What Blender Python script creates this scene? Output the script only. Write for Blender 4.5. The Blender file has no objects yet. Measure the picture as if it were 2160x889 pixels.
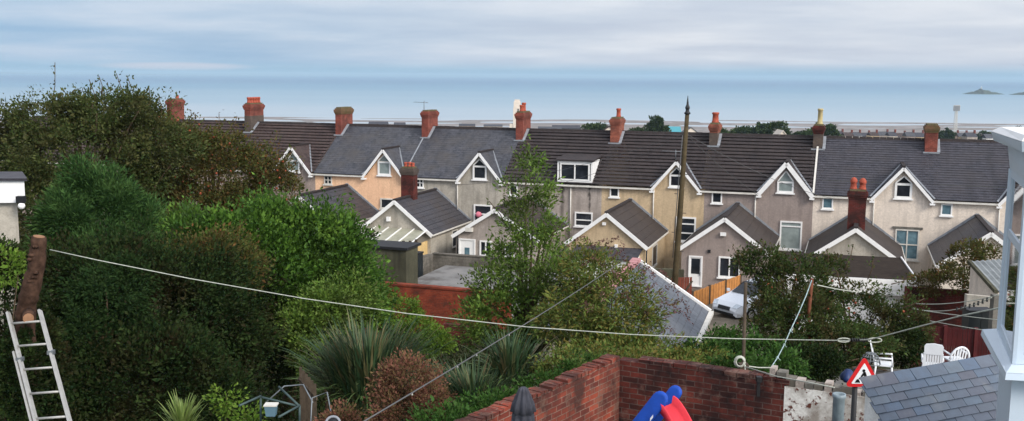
import bpy, math, random
import numpy as np
from mathutils import Vector as V

random.seed(4)
scene = bpy.context.scene
COL = scene.collection
# ------------------------------------------------------------------ camera model
f = 2100.0; CX = 1080.0; CY = 444.5; CZ = 13.3
TH = math.atan(285 / f); ROLL = 0.0075
_F = V((0, math.cos(TH), -math.sin(TH))); _U = V((0, math.sin(TH), math.cos(TH))); _R = V((1, 0, 0))
R2 = _R * math.cos(ROLL) + _U * math.sin(ROLL); U2 = _U * math.cos(ROLL) - _R * math.sin(ROLL)
CAM = V((0, 0, CZ))

def ray(x, y): return _F + R2 * ((x - CX) / f) - U2 * ((y - CY) / f)
def W(x, y, Y):
    d = ray(x, y); return CAM + d * (Y / d.y)
AL = math.atan(720 / f)
E_ = V((math.cos(AL), -math.sin(AL), 0)); N_ = V((-math.sin(AL), -math.cos(AL), 0)); B_ = V((0, 72.7, 0))
Z_ = V((0, 0, 1))
def T(s, t, z): return B_ + E_ * s + N_ * t + Z_ * z
def onT(x, y, t):
    d = ray(x, y); k = ((B_ - CAM).dot(N_) + t) / d.dot(N_); p = CAM + d * k
    return (p - B_).dot(E_), p.z

GP = [(-40, 6.2), (17.5, 6.0), (19, 5.2), (27, 3.8), (31, 2.9), (36, 2.4), (45, 1.3), (56, .4), (62, 0), (84, -.3), (110, -4),
      (200, -13), (300, -22), (600, -36), (900, -43.6), (960, -45.4), (1100, -49), (1500, -60)]
def gz(y):
    for (a, za), (b, zb) in zip(GP, GP[1:]):
        if y <= b: return za + (zb - za) * max(0, (y - a)) / (b - a)
    return -60

# ------------------------------------------------------------------ object helpers
def tag(o, label=None, cat=None, group=None, kind=None):
    if label: o['label'] = label
    if cat: o['category'] = cat
    if group: o['group'] = group
    if kind: o['kind'] = kind
    return o
def wl(o):
    p = V((0, 0, 0))
    while o is not None: p = p + o.location; o = o.parent
    return p
def thing(name, loc, label, cat, group=None):
    o = bpy.data.objects.new(name, None); COL.objects.link(o); o.location = loc; o.empty_display_size = .2
    return tag(o, label, cat, group)

class MB:
    def __init__(self): self.v = []; self.f = []; self.s = []
    def add(self, vs, fs, smooth=False):
        b = len(self.v); self.v += [V(p) for p in vs]
        for q in fs: self.f.append([b + i for i in q]); self.s.append(smooth)
        return self
    def hexa(self, p):      # p: 4 bottom (ccw) then 4 top
        return self.add(p, [(3, 2, 1, 0), (4, 5, 6, 7), (0, 1, 5, 4), (1, 2, 6, 5), (2, 3, 7, 6), (3, 0, 4, 7)])
    def prism(self, poly, ext):
        n = len(poly); ext = V(ext); a = [V(p) for p in poly]; b = [p + ext for p in a]
        fs = [tuple(range(n))[::-1], tuple(range(n, 2 * n))] + [(i, (i + 1) % n, n + (i + 1) % n, n + i) for i in range(n)]
        return self.add(a + b, fs)
    def box(self, c, sx, sy, sz, ex=V((1, 0, 0)), ey=V((0, 1, 0)), ez=Z_):
        c = V(c); a = ex * (sx / 2); b = ey * (sy / 2); d = ez * (sz / 2)
        return self.hexa([c - a - b - d, c + a - b - d, c + a + b - d, c - a + b - d, c - a - b + d, c + a - b + d, c + a + b + d, c - a + b + d])
    def stz(self, s0, s1, t0, t1, z0, z1):     # box in terrace coordinates
        return self.hexa([T(s0, t1, z0), T(s1, t1, z0), T(s1, t0, z0), T(s0, t0, z0), T(s0, t1, z1), T(s1, t1, z1), T(s1, t0, z1), T(s0, t0, z1)])
    def beam(self, p0, p1, w, h, up=Z_):
        p0 = V(p0); p1 = V(p1); d = (p1 - p0).normalized(); sd = d.cross(up).normalized(); u = sd.cross(d).normalized()
        a = sd * (w / 2); b = u * (h / 2)
        return self.hexa([p0 - a - b, p0 + a - b, p1 + a - b, p1 - a - b, p0 - a + b, p0 + a + b, p1 + a + b, p1 - a + b])
    def tube(self, pts, rad, n=8, cap=True):
        pts = [V(p) for p in pts]; m = len(pts)
        if not hasattr(rad, '__len__'): rad = [rad] * m
        vs = []; ref = V((0.31, 0.2, 0.93))
        for i, p in enumerate(pts):
            d = (pts[min(i + 1, m - 1)] - pts[max(i - 1, 0)]).normalized()
            a = d.cross(ref)
            if a.length < .15: a = d.cross(V((1, 0, 0)))
            a.normalize(); b = d.cross(a)
            for k in range(n):
                q = 2 * math.pi * k / n; vs.append(p + (a * math.cos(q) + b * math.sin(q)) * rad[i])
        fs = [(i * n + k, i * n + (k + 1) % n, (i + 1) * n + (k + 1) % n, (i + 1) * n + k) for i in range(m - 1) for k in range(n)]
        self.add(vs, fs, True)
        if cap:
            b = len(self.v) - m * n
            self.f.append([b + k for k in range(n)][::-1]); self.s.append(False)
            self.f.append([b + (m - 1) * n + k for k in range(n)]); self.s.append(False)
        return self
    def lathe(self, c, prof, n=16, flute=0, fk=8):
        c = V(c); vs = []; m = len(prof)
        for (r, z) in prof:
            for k in range(n):
                q = 2 * math.pi * k / n; rr = r * (1 + flute * math.cos(fk * q)); vs.append(c + V((rr * math.cos(q), rr * math.sin(q), z)))
        fs = [(i * n + k, i * n + (k + 1) % n, (i + 1) * n + (k + 1) % n, (i + 1) * n + k) for i in range(m - 1) for k in range(n)]
        fs += [tuple(range(n))[::-1], tuple(range((m - 1) * n, m * n))]
        return self.add(vs, fs, True)
    def build(self, name, mat, parent=None, org=None):
        if org is None: org = wl(parent) if parent is not None else V((0, 0, 0))
        org = V(org)
        me = bpy.data.meshes.new(name)
        me.from_pydata([tuple(p - org) for p in self.v], [], self.f)
        me.polygons.foreach_set('use_smooth', self.s)
        uv = me.uv_layers.new(name='UVMap').data
        for poly in me.polygons:
            nn = poly.normal
            if abs(nn.z) > .97: t = V((E_.x, E_.y, 0)); b = V((-E_.y, E_.x, 0))
            else: t = Z_.cross(nn).normalized(); b = nn.cross(t)
            for li in poly.loop_indices:
                p = V(me.vertices[me.loops[li].vertex_index].co) + org
                uv[li].uv = (p.dot(t), p.dot(b))
        me.materials.append(mat)
        o = bpy.data.objects.new(name, me); COL.objects.link(o)
        if parent is not None: o.parent = parent; o.location = org - wl(parent)
        else: o.location = org
        return o

# ------------------------------------------------------------------ materials
def srgb(r, g, b):
    h = lambda c: ((c / 255) / 12.92 if c <= 10 else (((c / 255) + .055) / 1.055) ** 2.4)
    return (h(r), h(g), h(b), 1)
class NT:
    def __init__(s, name):
        s.m = bpy.data.materials.new(name); s.m.use_nodes = True; s.t = s.m.node_tree; s.n = s.t.nodes; s.l = s.t.links
        s.b = s.n['Principled BSDF']
    def new(s, k, **kw):
        x = s.n.new(k)
        for a, v in kw.items():
            if a.startswith('i_'): x.inputs[a[2:].replace('_', ' ')].default_value = v
            else: setattr(x, a, v)
        return x
    def lk(s, a, b): s.l.new(a, b)
    def coord(s, kind='Object', scale=(1, 1, 1)):
        tc = s.new('ShaderNodeTexCoord'); mp = s.new('ShaderNodeMapping'); mp.inputs['Scale'].default_value = scale
        s.lk(tc.outputs[kind], mp.inputs['Vector']); return mp.outputs['Vector']
    def noise(s, vec, scale, detail=4, rough=.55):
        x = s.new('ShaderNodeTexNoise'); x.inputs['Scale'].default_value = scale; x.inputs['Detail'].default_value = detail; x.inputs['Roughness'].default_value = rough
        s.lk(vec, x.inputs['Vector']); return x.outputs['Fac']
    def ramp(s, fac, stops):
        r = s.new('ShaderNodeValToRGB'); el = r.color_ramp.elements
        while len(el) < len(stops): el.new(.5)
        for e, (p, c) in zip(el, stops): e.position = p; e.color = c if len(c) == 4 else (*c, 1)
        s.lk(fac, r.inputs['Fac']); return r.outputs['Color']
    def mix(s, fac, a, b, blend='MIX'):
        m = s.new('ShaderNodeMix', data_type='RGBA', blend_type=blend)
        for sock, val in ((m.inputs['Factor'], fac), (m.inputs[6], a), (m.inputs[7], b)):
            if hasattr(val, 'is_linked'): s.lk(val, sock)
            else: sock.default_value = val
        return m.outputs[2]
    def bump(s, h, strength=.3, dist=.02):
        b = s.new('ShaderNodeBump'); b.inputs['Strength'].default_value = strength; b.inputs['Distance'].default_value = dist
        s.lk(h, b.inputs['Height']); s.lk(b.outputs['Normal'], s.b.inputs['Normal'])
    def fin(s, col, rough=.8, spec=.3, metal=0):
        if hasattr(col, 'is_linked'): s.lk(col, s.b.inputs['Base Color'])
        else: s.b.inputs['Base Color'].default_value = col
        s.b.inputs['Roughness'].default_value = rough; s.b.inputs['Specular IOR Level'].default_value = spec; s.b.inputs['Metallic'].default_value = metal
        return s.m

def sc(c, k): return (min(1, c[0] * k), min(1, c[1] * k), min(1, c[2] * k), 1)
def m_render(name, c, stain=.55, pebble=True):
    n = NT(name); o = n.coord('Object')
    fine = n.noise(o, 28, 3, .7); big = n.noise(o, .55, 5, .6); streak = n.noise(n.coord('Object', (2.2, 2.2, .25)), 1.1, 4, .6)
    mid = n.noise(o, 8, 3, .7); col = n.mix(.5, n.ramp(fine, [(.3, sc(c, .72)), (.7, sc(c, 1.2))]), n.ramp(mid, [(.34, sc(c, .7)), (.66, sc(c, 1.22))]))
    col = n.mix(n.ramp(big, [(.42, (0, 0, 0, 1)), (.68, (1, 1, 1, 1))]), col, n.mix(.75, col, sc(c, stain)), 'MIX')
    col = n.mix(n.ramp(streak, [(.50, (0, 0, 0, 1)), (.72, (.7, .7, .7, 1))]), col, sc(c, stain * .8))
    n.bump(fine, .6 if pebble else .15, .02); return n.fin(col, .92, .15)
def m_plain(name, c, rough=.6, spec=.4, var=.12, scale=6, metal=0):
    n = NT(name); o = n.coord('Object'); a = n.noise(o, scale, 5, .6); b = n.noise(o, scale * 7, 3)
    col = n.ramp(a, [(.3, sc(c, 1 - var)), (.7, sc(c, 1 + var))])
    n.bump(b, .08, .01); return n.fin(col, rough, spec, metal)
def m_slate(name, c1, c2, w=.3, h=.23, dirt=None, rough=.6, mort=.008):
    n = NT(name); uv = n.coord('UV')
    br = n.new('ShaderNodeTexBrick', offset=.5); n.lk(uv, br.inputs['Vector'])
    br.inputs['Color1'].default_value = c1; br.inputs['Color2'].default_value = c2; br.inputs['Mortar'].default_value = sc(c1, .25)
    br.inputs['Scale'].default_value = 1; br.inputs['Brick Width'].default_value = w; br.inputs['Row Height'].default_value = h
    br.inputs['Mortar Size'].default_value = mort; br.inputs['Mortar Smooth'].default_value = .2; br.inputs['Bias'].default_value = 0
    o = n.coord('Object'); big = n.noise(o, .5, 6, .65); fine = n.noise(o, 5, 4, .7)
    col = n.mix(n.ramp(fine, [(.35, (.0, .0, .0, 1)), (.7, (.6, .6, .6, 1))]), br.outputs['Color'], sc(c2, 1.6))
    lich = n.noise(o, 11, 3, .8); col = n.mix(n.ramp(lich, [(.64, (0, 0, 0, 1)), (.72, (.5, .5, .5, 1))]), col, sc(c2, 3.2))
    strk = n.noise(n.coord('UV', (1.6, .16, 1)), 1.0, 4, .6); col = n.mix(n.ramp(strk, [(.5, (0, 0, 0, 1)), (.7, (.55, .55, .55, 1))]), col, sc(c1, .6))
    if dirt: col = n.mix(n.ramp(big, [(.45, (0, 0, 0, 1)), (.72, (.75, .75, .75, 1))]), col, dirt)
    inv = n.new('ShaderNodeMath', operation='SUBTRACT'); inv.inputs[0].default_value = 1; n.lk(br.outputs['Fac'], inv.inputs[1])
    n.bump(inv.outputs[0], .6, .02); return n.fin(col, rough, .35)
def m_brick(name, c1, c2, mortar, dirt=None, dirtamt=.8, w=.235, h=.077, moss=None):
    n = NT(name); uv = n.coord('UV'); o = n.coord('Object')
    wob = n.new('ShaderNodeTexNoise'); wob.inputs['Scale'].default_value = 2.5; n.lk(uv, wob.inputs['Vector'])
    va = n.new('ShaderNodeVectorMath', operation='SCALE'); va.inputs['Scale'].default_value = .03; n.lk(wob.outputs['Color'], va.inputs[0])
    vb = n.new('ShaderNodeVectorMath', operation='ADD'); n.lk(uv, vb.inputs[0]); n.lk(va.outputs[0], vb.inputs[1])
    br = n.new('ShaderNodeTexBrick', offset=.5); n.lk(vb.outputs[0], br.inputs['Vector'])
    br.inputs['Color1'].default_value = c1; br.inputs['Color2'].default_value = c2; br.inputs['Mortar'].default_value = mortar
    br.inputs['Scale'].default_value = 1; br.inputs['Brick Width'].default_value = w; br.inputs['Row Height'].default_value = h
    br.inputs['Mortar Size'].default_value = .009; br.inputs['Mortar Smooth'].default_value = .3
    fine = n.noise(o, 14, 4, .7); big = n.noise(o, 1.3, 5, .65)
    col = n.mix(n.ramp(fine, [(.3, (0, 0, 0, 1)), (.75, (.7, .7, .7, 1))]), br.outputs['Color'], sc(c1, .45))
    if dirt: col = n.mix(n.ramp(big, [(.40, (0, 0, 0, 1)), (.62, (dirtamt,) * 3 + (1,))]), col, dirt)
    if moss: col = n.mix(n.ramp(n.noise(o, 2.1, 5, .7), [(.55, (0, 0, 0, 1)), (.68, (.8, .8, .8, 1))]), col, moss)
    inv = n.new('ShaderNodeMath', operation='SUBTRACT'); inv.inputs[0].default_value = 1; n.lk(br.outputs['Fac'], inv.inputs[1])
    n.bump(inv.outputs[0], .7, .012); return n.fin(col, .9, .15)
def m_leaf(name, cols, rough=.55, spec=.35, patch=None, patch_scale=.6, trans=.25, tint=None):
    n = NT(name); g = n.new('ShaderNodeNewGeometry')
    st = [(i / max(1, len(cols) - 1), c) for i, c in enumerate(cols)]
    col = n.ramp(g.outputs['Random Per Island'], st)
    if patch:
        pn = n.noise(n.coord('Object'), patch_scale, 4, .6); col = n.mix(n.ramp(pn, [(.5, (0, 0, 0, 1)), (.66, (.85, .85, .85, 1))]), col, patch)
    vn = n.noise(n.coord('Object'), patch_scale * 2.3, 3, .6)      # whole clumps differ: older, darker and younger growth
    col = n.mix(n.ramp(vn, [(.38, (.9, .9, .9, 1)), (.5, (0, 0, 0, 1))]), col, n.mix(1.0, col, (.55, .6, .55, 1), 'MULTIPLY'))
    if tint: col = n.mix(n.ramp(vn, [(.56, (0, 0, 0, 1)), (.66, (.8, .8, .8, 1))]), col, tint)
    n.fin(col, rough, spec)
    tr = n.new('ShaderNodeBsdfTranslucent'); n.lk(col, tr.inputs['Color'])
    mx = n.new('ShaderNodeMixShader'); mx.inputs[0].default_value = trans
    out = n.n['Material Output']; n.lk(n.b.outputs[0], mx.inputs[1]); n.lk(tr.outputs[0], mx.inputs[2]); n.lk(mx.outputs[0], out.inputs['Surface'])
    return n.m
def m_glass(name, c=(.012, .014, .018, 1), rough=.06, curtain=None):
    n = NT(name); o = n.coord('Object'); a = n.noise(o, 1.7, 3)
    col = n.ramp(a, [(.35, c), (.7, curtain or sc(c, 2.4))]); return n.fin(col, rough, .5)

M = {}
M['white'] = m_plain('white_paint', srgb(232, 230, 226), .45, .4, .06, 3)
M['offwhite'] = m_plain('weathered_white_paint', srgb(205, 200, 190), .6, .3, .14, 3)
M['bluewhite'] = m_plain('pale_blue_white_paint', srgb(192, 204, 214), .4, .4, .04, 2)
M['lead'] = m_plain('lead_flashing', srgb(135, 138, 142), .55, .4, .2, 4)
M['iron'] = m_plain('black_iron', srgb(28, 28, 30), .55, .4, .25, 8)
M['grey_metal'] = m_plain('grey_metal', srgb(120, 125, 128), .45, .5, .15, 8, .5)
M['alu'] = m_plain('ladder_aluminium', srgb(172, 170, 164), .45, .5, .15, 10, .3)
M['glass'] = m_glass('dark_window_glass')
M['glass_blind'] = m_glass('window_glass_with_pale_blind', srgb(120, 130, 128), .12, srgb(150, 160, 156))
M['glass_blue'] = m_glass('window_glass_with_blue_curtain', srgb(70, 95, 105), .12, srgb(110, 140, 150))
def m_clear():
    n = NT('clear_bay_glass'); fr = n.new('ShaderNodeFresnel'); fr.inputs['IOR'].default_value = 1.6; tr = n.new('ShaderNodeBsdfTransparent'); tr.inputs['Color'].default_value = (.62, .68, .72, 1)
    gl = n.new('ShaderNodeBsdfGlossy'); gl.inputs['Roughness'].default_value = .02; mx_ = n.new('ShaderNodeMixShader'); n.lk(fr.outputs[0], mx_.inputs[0]); n.lk(tr.outputs[0], mx_.inputs[1]); n.lk(gl.outputs[0], mx_.inputs[2])
    n.lk(mx_.outputs[0], n.n['Material Output'].inputs['Surface']); return n.m
M['glass_bay'] = m_clear()
M['r_brown'] = m_render('brown_pebbledash', srgb(158, 142, 132))
M['r_peach'] = m_render('peach_render', srgb(244, 194, 156), .86, False)
M['r_grey'] = m_render('mottled_grey_render', srgb(182, 174, 160), .5, False)
M['r_greybrown'] = m_render('grey_brown_pebbledash', srgb(176, 164, 154), .55)
def m_streaked(base, s_list, zr):
    m = m_render('streaked_grey_brown_pebbledash', base, .55); t = m.node_tree; b = t.nodes['Principled BSDF']; src = b.inputs['Base Color'].links[0].from_socket
    def nd(k, **kw):
        x = t.nodes.new(k)
        for a, v in kw.items(): setattr(x, a, v)
        return x
    tc = nd('ShaderNodeTexCoord'); dt = nd('ShaderNodeVectorMath', operation='DOT_PRODUCT'); dt.inputs[1].default_value = E_; t.links.new(tc.outputs['Object'], dt.inputs[0])
    no = nd('ShaderNodeTexNoise'); no.inputs['Scale'].default_value = 2.4; no.inputs['Detail'].default_value = 5; t.links.new(tc.outputs['Object'], no.inputs['Vector'])
    sp = nd('ShaderNodeSeparateXYZ'); t.links.new(tc.outputs['Object'], sp.inputs[0]); last = src
    for (s0, w) in s_list:
        a = nd('ShaderNodeMath', operation='SUBTRACT'); t.links.new(dt.outputs['Value'], a.inputs[0]); a.inputs[1].default_value = s0
        a2 = nd('ShaderNodeMath', operation='ABSOLUTE'); t.links.new(a.outputs[0], a2.inputs[0])
        nz = nd('ShaderNodeMath', operation='MULTIPLY_ADD'); t.links.new(no.outputs['Fac'], nz.inputs[0]); nz.inputs[1].default_value = .5; t.links.new(a2.outputs[0], nz.inputs[2])
        mr = nd('ShaderNodeMapRange'); mr.inputs['From Min'].default_value = .22; mr.inputs['From Max'].default_value = .25 + w; mr.inputs['To Min'].default_value = .9; mr.inputs['To Max'].default_value = 0; t.links.new(nz.outputs[0], mr.inputs['Value'])
        mz = nd('ShaderNodeMapRange'); mz.inputs['From Min'].default_value = zr[0]; mz.inputs['From Max'].default_value = zr[1]; t.links.new(sp.outputs['Z'], mz.inputs['Value'])
        mu = nd('ShaderNodeMath', operation='MULTIPLY'); t.links.new(mr.outputs[0], mu.inputs[0]); t.links.new(mz.outputs[0], mu.inputs[1])
        mx = nd('ShaderNodeMix', data_type='RGBA'); t.links.new(mu.outputs[0], mx.inputs[0]); t.links.new(last, mx.inputs[6]); mx.inputs[7].default_value = srgb(40, 36, 34); last = mx.outputs[2]
    t.links.new(last, b.inputs['Base Color']); return m
SM = (-.72 + 6.75) / 2
M['r_streaked'] = m_streaked(srgb(176, 164, 154), [(onT(1186, 410, 0)[0] - SM, .22), (onT(1244, 410, 0)[0] - SM, .1)], (2.2, 4.6))
M['felt_dark'] = m_plain('dark_mossy_felt', srgb(50, 42, 36), .95, .1, .3, 3)
M['r_tan'] = m_render('tan_pebbledash', srgb(202, 178, 144), .75)
M['r_dark'] = m_render('dark_grey_brown_pebbledash', srgb(156, 142, 134), .75)
M['r_cream'] = m_render('pinkish_cream_render', srgb(224, 210, 194), .82, False)
M['r_white'] = m_render('white_render', srgb(232, 230, 226), .85, False)
M['r_yellow'] = m_render('yellow_tan_render', srgb(216, 184, 128), .8, False)
M['concrete'] = m_render('weathered_concrete', srgb(118, 114, 106), .45, False)
M['mossy'] = m_render('mossy_concrete', srgb(84, 82, 66), .4, False)
M['tile_brown'] = m_slate('brown_concrete_tiles', srgb(46, 36, 36), srgb(70, 56, 52), .33, .384, srgb(78, 66, 60), .75, .02)
M['tile_black'] = m_slate('black_brown_concrete_tiles', srgb(36, 31, 32), srgb(56, 48, 47), .33, .384, srgb(62, 53, 50), .7, .02)
M['slate_grey'] = m_slate('grey_slates', srgb(44, 46, 52), srgb(72, 72, 77), .3, .22, srgb(78, 73, 68), .55)
M['slate_dark'] = m_slate('dark_slates', srgb(40, 40, 46), srgb(62, 60, 66), .3, .24, srgb(64, 59, 60), .55)
M['ext_slate'] = m_slate('extension_slates', srgb(46, 46, 52), srgb(62, 60, 64), .3, .25, srgb(66, 56, 50), .5)
M['ext_felt'] = m_slate('brown_felt_roof', srgb(46, 39, 37), srgb(56, 48, 44), 1.0, 2.4, srgb(66, 57, 50), .8)
M['garage_slate'] = m_slate('pale_grey_slates', srgb(70, 74, 82), srgb(88, 92, 98), .42, .26, srgb(92, 94, 98), .5, .012)
M['ridge'] = m_plain('ridge_tiles', srgb(52, 46, 45), .8, .2, .25, 5)
M['ridge_pink'] = m_plain('pink_clay_ridge', srgb(178, 128, 128), .8, .2, .15, 5)
M['b_red'] = m_brick('red_chimney_brick', srgb(156, 78, 64), srgb(118, 56, 48), srgb(150, 120, 105), srgb(84, 50, 44), .75)
M['b_orange'] = m_brick('orange_red_brick', srgb(170, 94, 74), srgb(128, 68, 54), srgb(160, 130, 110), srgb(92, 58, 50), .75)
M['b_dark'] = m_brick('dark_red_brick', srgb(112, 48, 42), srgb(86, 38, 34), srgb(100, 76, 68), srgb(48, 34, 31), .85)
M['b_sooty'] = m_brick('sooty_brick', srgb(104, 90, 80), srgb(86, 74, 68), srgb(110, 100, 92), srgb(70, 64, 60), .7)
M['b_mossy'] = m_brick('moss_covered_brick', srgb(132, 92, 70), srgb(104, 84, 62), srgb(110, 100, 80), srgb(88, 80, 52), .9)
M['b_garden'] = m_brick('orange_garden_brick', srgb(158, 72, 48), srgb(132, 54, 38), srgb(120, 84, 66), srgb(84, 44, 34), .7, moss=srgb(70, 50, 40))
M['b_yard'] = m_brick('old_yard_brick', srgb(166, 80, 60), srgb(92, 50, 46), srgb(150, 130, 116), srgb(62, 44, 40), .9, .3, .1, moss=srgb(112, 88, 76))
M['b_yard_shaded'] = m_brick('shaded_weathered_yard_brick', srgb(120, 58, 48), srgb(54, 36, 34), srgb(112, 100, 92), srgb(38, 30, 30), .95, .3, .1, moss=srgb(116, 92, 82))  # near-black stains, plus the shade on this wall painted into the brick colours
M['b_painted_old'] = m_brick('flaking_whitewashed_brick', srgb(222, 220, 212), srgb(214, 208, 200), srgb(208, 202, 194), srgb(190, 178, 166), .5, .3, .1, moss=srgb(120, 76, 62))
def m_whitewash():
    n = NT('flaking_whitewash'); o = n.coord('Object'); a = n.noise(o, 7, 5, .7); b = n.noise(o, 2.2, 5, .6); c = n.noise(o, 20, 3)
    col = n.ramp(c, [(.3, srgb(196, 192, 184)), (.7, srgb(226, 224, 218))]); col = n.mix(n.ramp(b, [(.42, (0, 0, 0, 1)), (.6, (.85, .85, .85, 1))]), col, srgb(132, 122, 112))
    col = n.mix(n.ramp(a, [(.55, (0, 0, 0, 1)), (.6, (1, 1, 1, 1))]), col, srgb(92, 54, 44)); n.bump(a, .5, .02); return n.fin(col, .9, .15)
M['b_painted'] = m_whitewash()
M['block'] = m_brick('concrete_blocks', srgb(128, 122, 112), srgb(112, 106, 98), srgb(90, 86, 80), srgb(74, 70, 62), .8, .45, .225)
M['pot'] = m_plain('terracotta_pot', srgb(158, 78, 60), .85, .2, .3, 7)
M['pot_cream'] = m_plain('buff_clay_pot', srgb(176, 160, 116), .8, .25, .2, 5)
M['moss'] = m_plain('moss_and_mortar', srgb(96, 88, 66), .95, .1, .35, 9)
M['wood_orange'] = m_plain('orange_fence_wood', srgb(176, 120, 66), .8, .2, .2, 4)
M['wood_red'] = m_plain('dark_red_fence_wood', srgb(74, 27, 28), .75, .2, .3, 3)
M['wood_gate'] = m_plain('red_brown_gate_wood', srgb(112, 58, 44), .8, .2, .25, 3)
M['wood_old'] = m_plain('old_grey_wood', srgb(76, 66, 55), .9, .15, .3, 6)
M['pole'] = m_plain('tarred_pole_wood', srgb(78, 68, 50), .95, .1, .35, 3)
M['rust'] = m_plain('rusty_steel', srgb(104, 62, 44), .9, .2, .4, 7)
M['rope'] = m_plain('pale_rope', srgb(176, 178, 166), .9, .1, .2, 20)
M['rope_blue'] = m_plain('blue_green_rope', srgb(150, 168, 168), .9, .1, .4, 9)
M['cable'] = m_plain('grey_cable', srgb(92, 92, 92), .7, .2, .1, 10)
M['bark'] = m_plain('bark', srgb(84, 70, 56), .95, .1, .35, 9)
M['bark_cut'] = m_plain('peeling_brown_bark', srgb(70, 52, 42), .95, .1, .6, 9)
M['cut_wood'] = m_plain('fresh_cut_wood', srgb(140, 104, 78), .85, .2, .2, 9)
M['car'] = m_plain('white_car_paint', srgb(226, 229, 233), .22, .5, .02, 2)
M['tyre'] = m_plain('tyre_rubber', srgb(24, 24, 25), .8, .2, .2, 8)
M['lamp'] = m_plain('headlamp_glass', srgb(196, 204, 210), .15, .6, .2, 12)
M['slide_blue'] = m_plain('blue_plastic', srgb(24, 72, 166), .6, .3, .22, 5)
M['slide_red'] = m_plain('red_plastic', srgb(222, 52, 64), .5, .35, .14, 5)
M['umb'] = m_plain('charcoal_fabric', srgb(74, 74, 80), .95, .1, .2, 12)
M['plastic'] = m_plain('white_garden_plastic', srgb(232, 234, 236), .4, .4, .05, 3)
M['blue_bag'] = m_plain('blue_tarpaulin', srgb(24, 46, 92), .5, .4, .3, 5)
M['blue_box'] = m_plain('pale_blue_plastic', srgb(92, 120, 134), .5, .4, .1, 4)
M['green_metal'] = m_plain('grey_green_metal_tube', srgb(62, 78, 77), .6, .3, .25, 6)
M['galv'] = m_plain('galvanised_flue', srgb(128, 142, 148), .5, .4, .25, 7)
M['sign_red'] = m_plain('sign_red', srgb(205, 32, 36), .35, .4, .04, 3)
M['sign_white'] = m_plain('sign_white', srgb(230, 230, 232), .35, .4, .03, 3)
M['sign_black'] = m_plain('sign_black', srgb(18, 18, 20), .4, .3, .03, 3)
M['dark_hole'] = m_plain('dark_green_bin_plastic', srgb(24, 30, 32), .5, .4, .2, 5)
M['corr'] = m_plain('corrugated_cement_sheet', srgb(120, 124, 124), .6, .3, .25, 2)
M['perspex'] = m_plain('cloudy_plastic_sheet', srgb(150, 148, 130), .35, .4, .2, 2)
M['pink'] = m_plain('pink_cloth', srgb(204, 120, 136), .9, .1, .1, 5)

# ------------------------------------------------------------------ setting
def grid_obj(name, xs, ys, zf, mat, label=None):
    nx, ny = len(xs), len(ys)
    vs = [(x, y, zf(x, y)) for y in ys for x in xs]
    fs = [(j * nx + i, j * nx + i + 1, (j + 1) * nx + i + 1, (j + 1) * nx + i) for j in range(ny - 1) for i in range(nx - 1)]
    mb = MB(); mb.add(vs, fs, True); o = mb.build(name, mat); tag(o, label, kind='structure'); return o

def m_ground():
    n = NT('ground_soil_and_grass'); o = n.coord('Object'); a = n.noise(o, .8, 6, .65); b = n.noise(o, 9, 4)
    col = n.ramp(a, [(.35, srgb(58, 52, 40)), (.55, srgb(62, 66, 40)), (.75, srgb(74, 72, 52))])
    n.bump(b, .5, .05); return n.fin(col, .95, .1)
ys = [-40, 0, 10, 17.5, 19, 23, 27, 31, 36, 45, 56, 62, 84, 110, 150, 200, 300, 450, 600, 750, 900, 960, 1100, 1500]
xs = [-2500, -1000, -500, -250, -120, -60, -30, -15, 0, 15, 30, 60, 120, 250, 500, 1000, 2500]
grid_obj('ground', xs, ys, lambda x, y: gz(y), m_ground())

def m_beach():
    n = NT('wet_tidal_sand'); o = n.coord('Object', (.011, .03, .03)); a = n.noise(o, 1.0, 6, .6)
    col = n.ramp(a, [(.36, srgb(88, 78, 70)), (.44, srgb(140, 128, 122)), (.5, srgb(100, 94, 84)), (.56, srgb(152, 142, 138)), (.62, srgb(96, 88, 80)), (.7, srgb(146, 136, 130))])
    return n.fin(col, .6, .3)
rb = random.Random(11)
ph = [(rb.uniform(.004, .03) * rb.choice((-1, 1)), rb.uniform(.02, .09), rb.uniform(0, 6.3), rb.uniform(.09, .22)) for _ in range(9)]
def beach_z(x, y):
    k = (y - 950) / 470; z = -45.2 - 1.95 * max(0, min(1, k)) ** .55 - max(0, k - 1) * 3
    z += sum(a * math.sin(p * x + q * y + r + .6 * math.sin(.011 * x + r)) for p, q, r, a in ph) * min(1, max(0, k) * 2.2) * (1 if k < .93 else .35)
    if k < 0: z = -45.2 - (950 - y) * .1
    return z
bx = list(np.linspace(-900, 1100, 120)); by = list(np.linspace(930, 1480, 110))
grid_obj('beach', [-2500, -1600] + bx + [1700, 2500], by, beach_z, m_beach())

def m_sea():
    n = NT('sea_water'); tc = n.coord('Object', (.02, .02, .02)); a = n.noise(tc, 1.0, 8, .6)
    o2 = n.coord('Object', (.00025, .0016, .001)); b = n.noise(o2, 1.0, 5, .6)
    sp = n.new('ShaderNodeSeparateXYZ'); tc2 = n.new('ShaderNodeTexCoord'); n.lk(tc2.outputs['Object'], sp.inputs[0])
    mr = n.new('ShaderNodeMapRange'); mr.inputs['From Min'].default_value = 1200; mr.inputs['From Max'].default_value = 9000; n.lk(sp.outputs['Y'], mr.inputs['Value'])
    ad = n.new('ShaderNodeMath', operation='MULTIPLY_ADD'); n.lk(b, ad.inputs[0]); ad.inputs[1].default_value = .35; n.lk(mr.outputs[0], ad.inputs[2])
    # silty pale water over the flats, deeper blue out in the bay
    col = n.ramp(ad.outputs[0], [(.12, srgb(172, 178, 182)), (.3, srgb(134, 158, 170)), (.6, srgb(92, 134, 156)), (1, srgb(54, 102, 136))])
    n.bump(a, .35, 3.0); m = n.fin(col, .35, .5); return m
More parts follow.
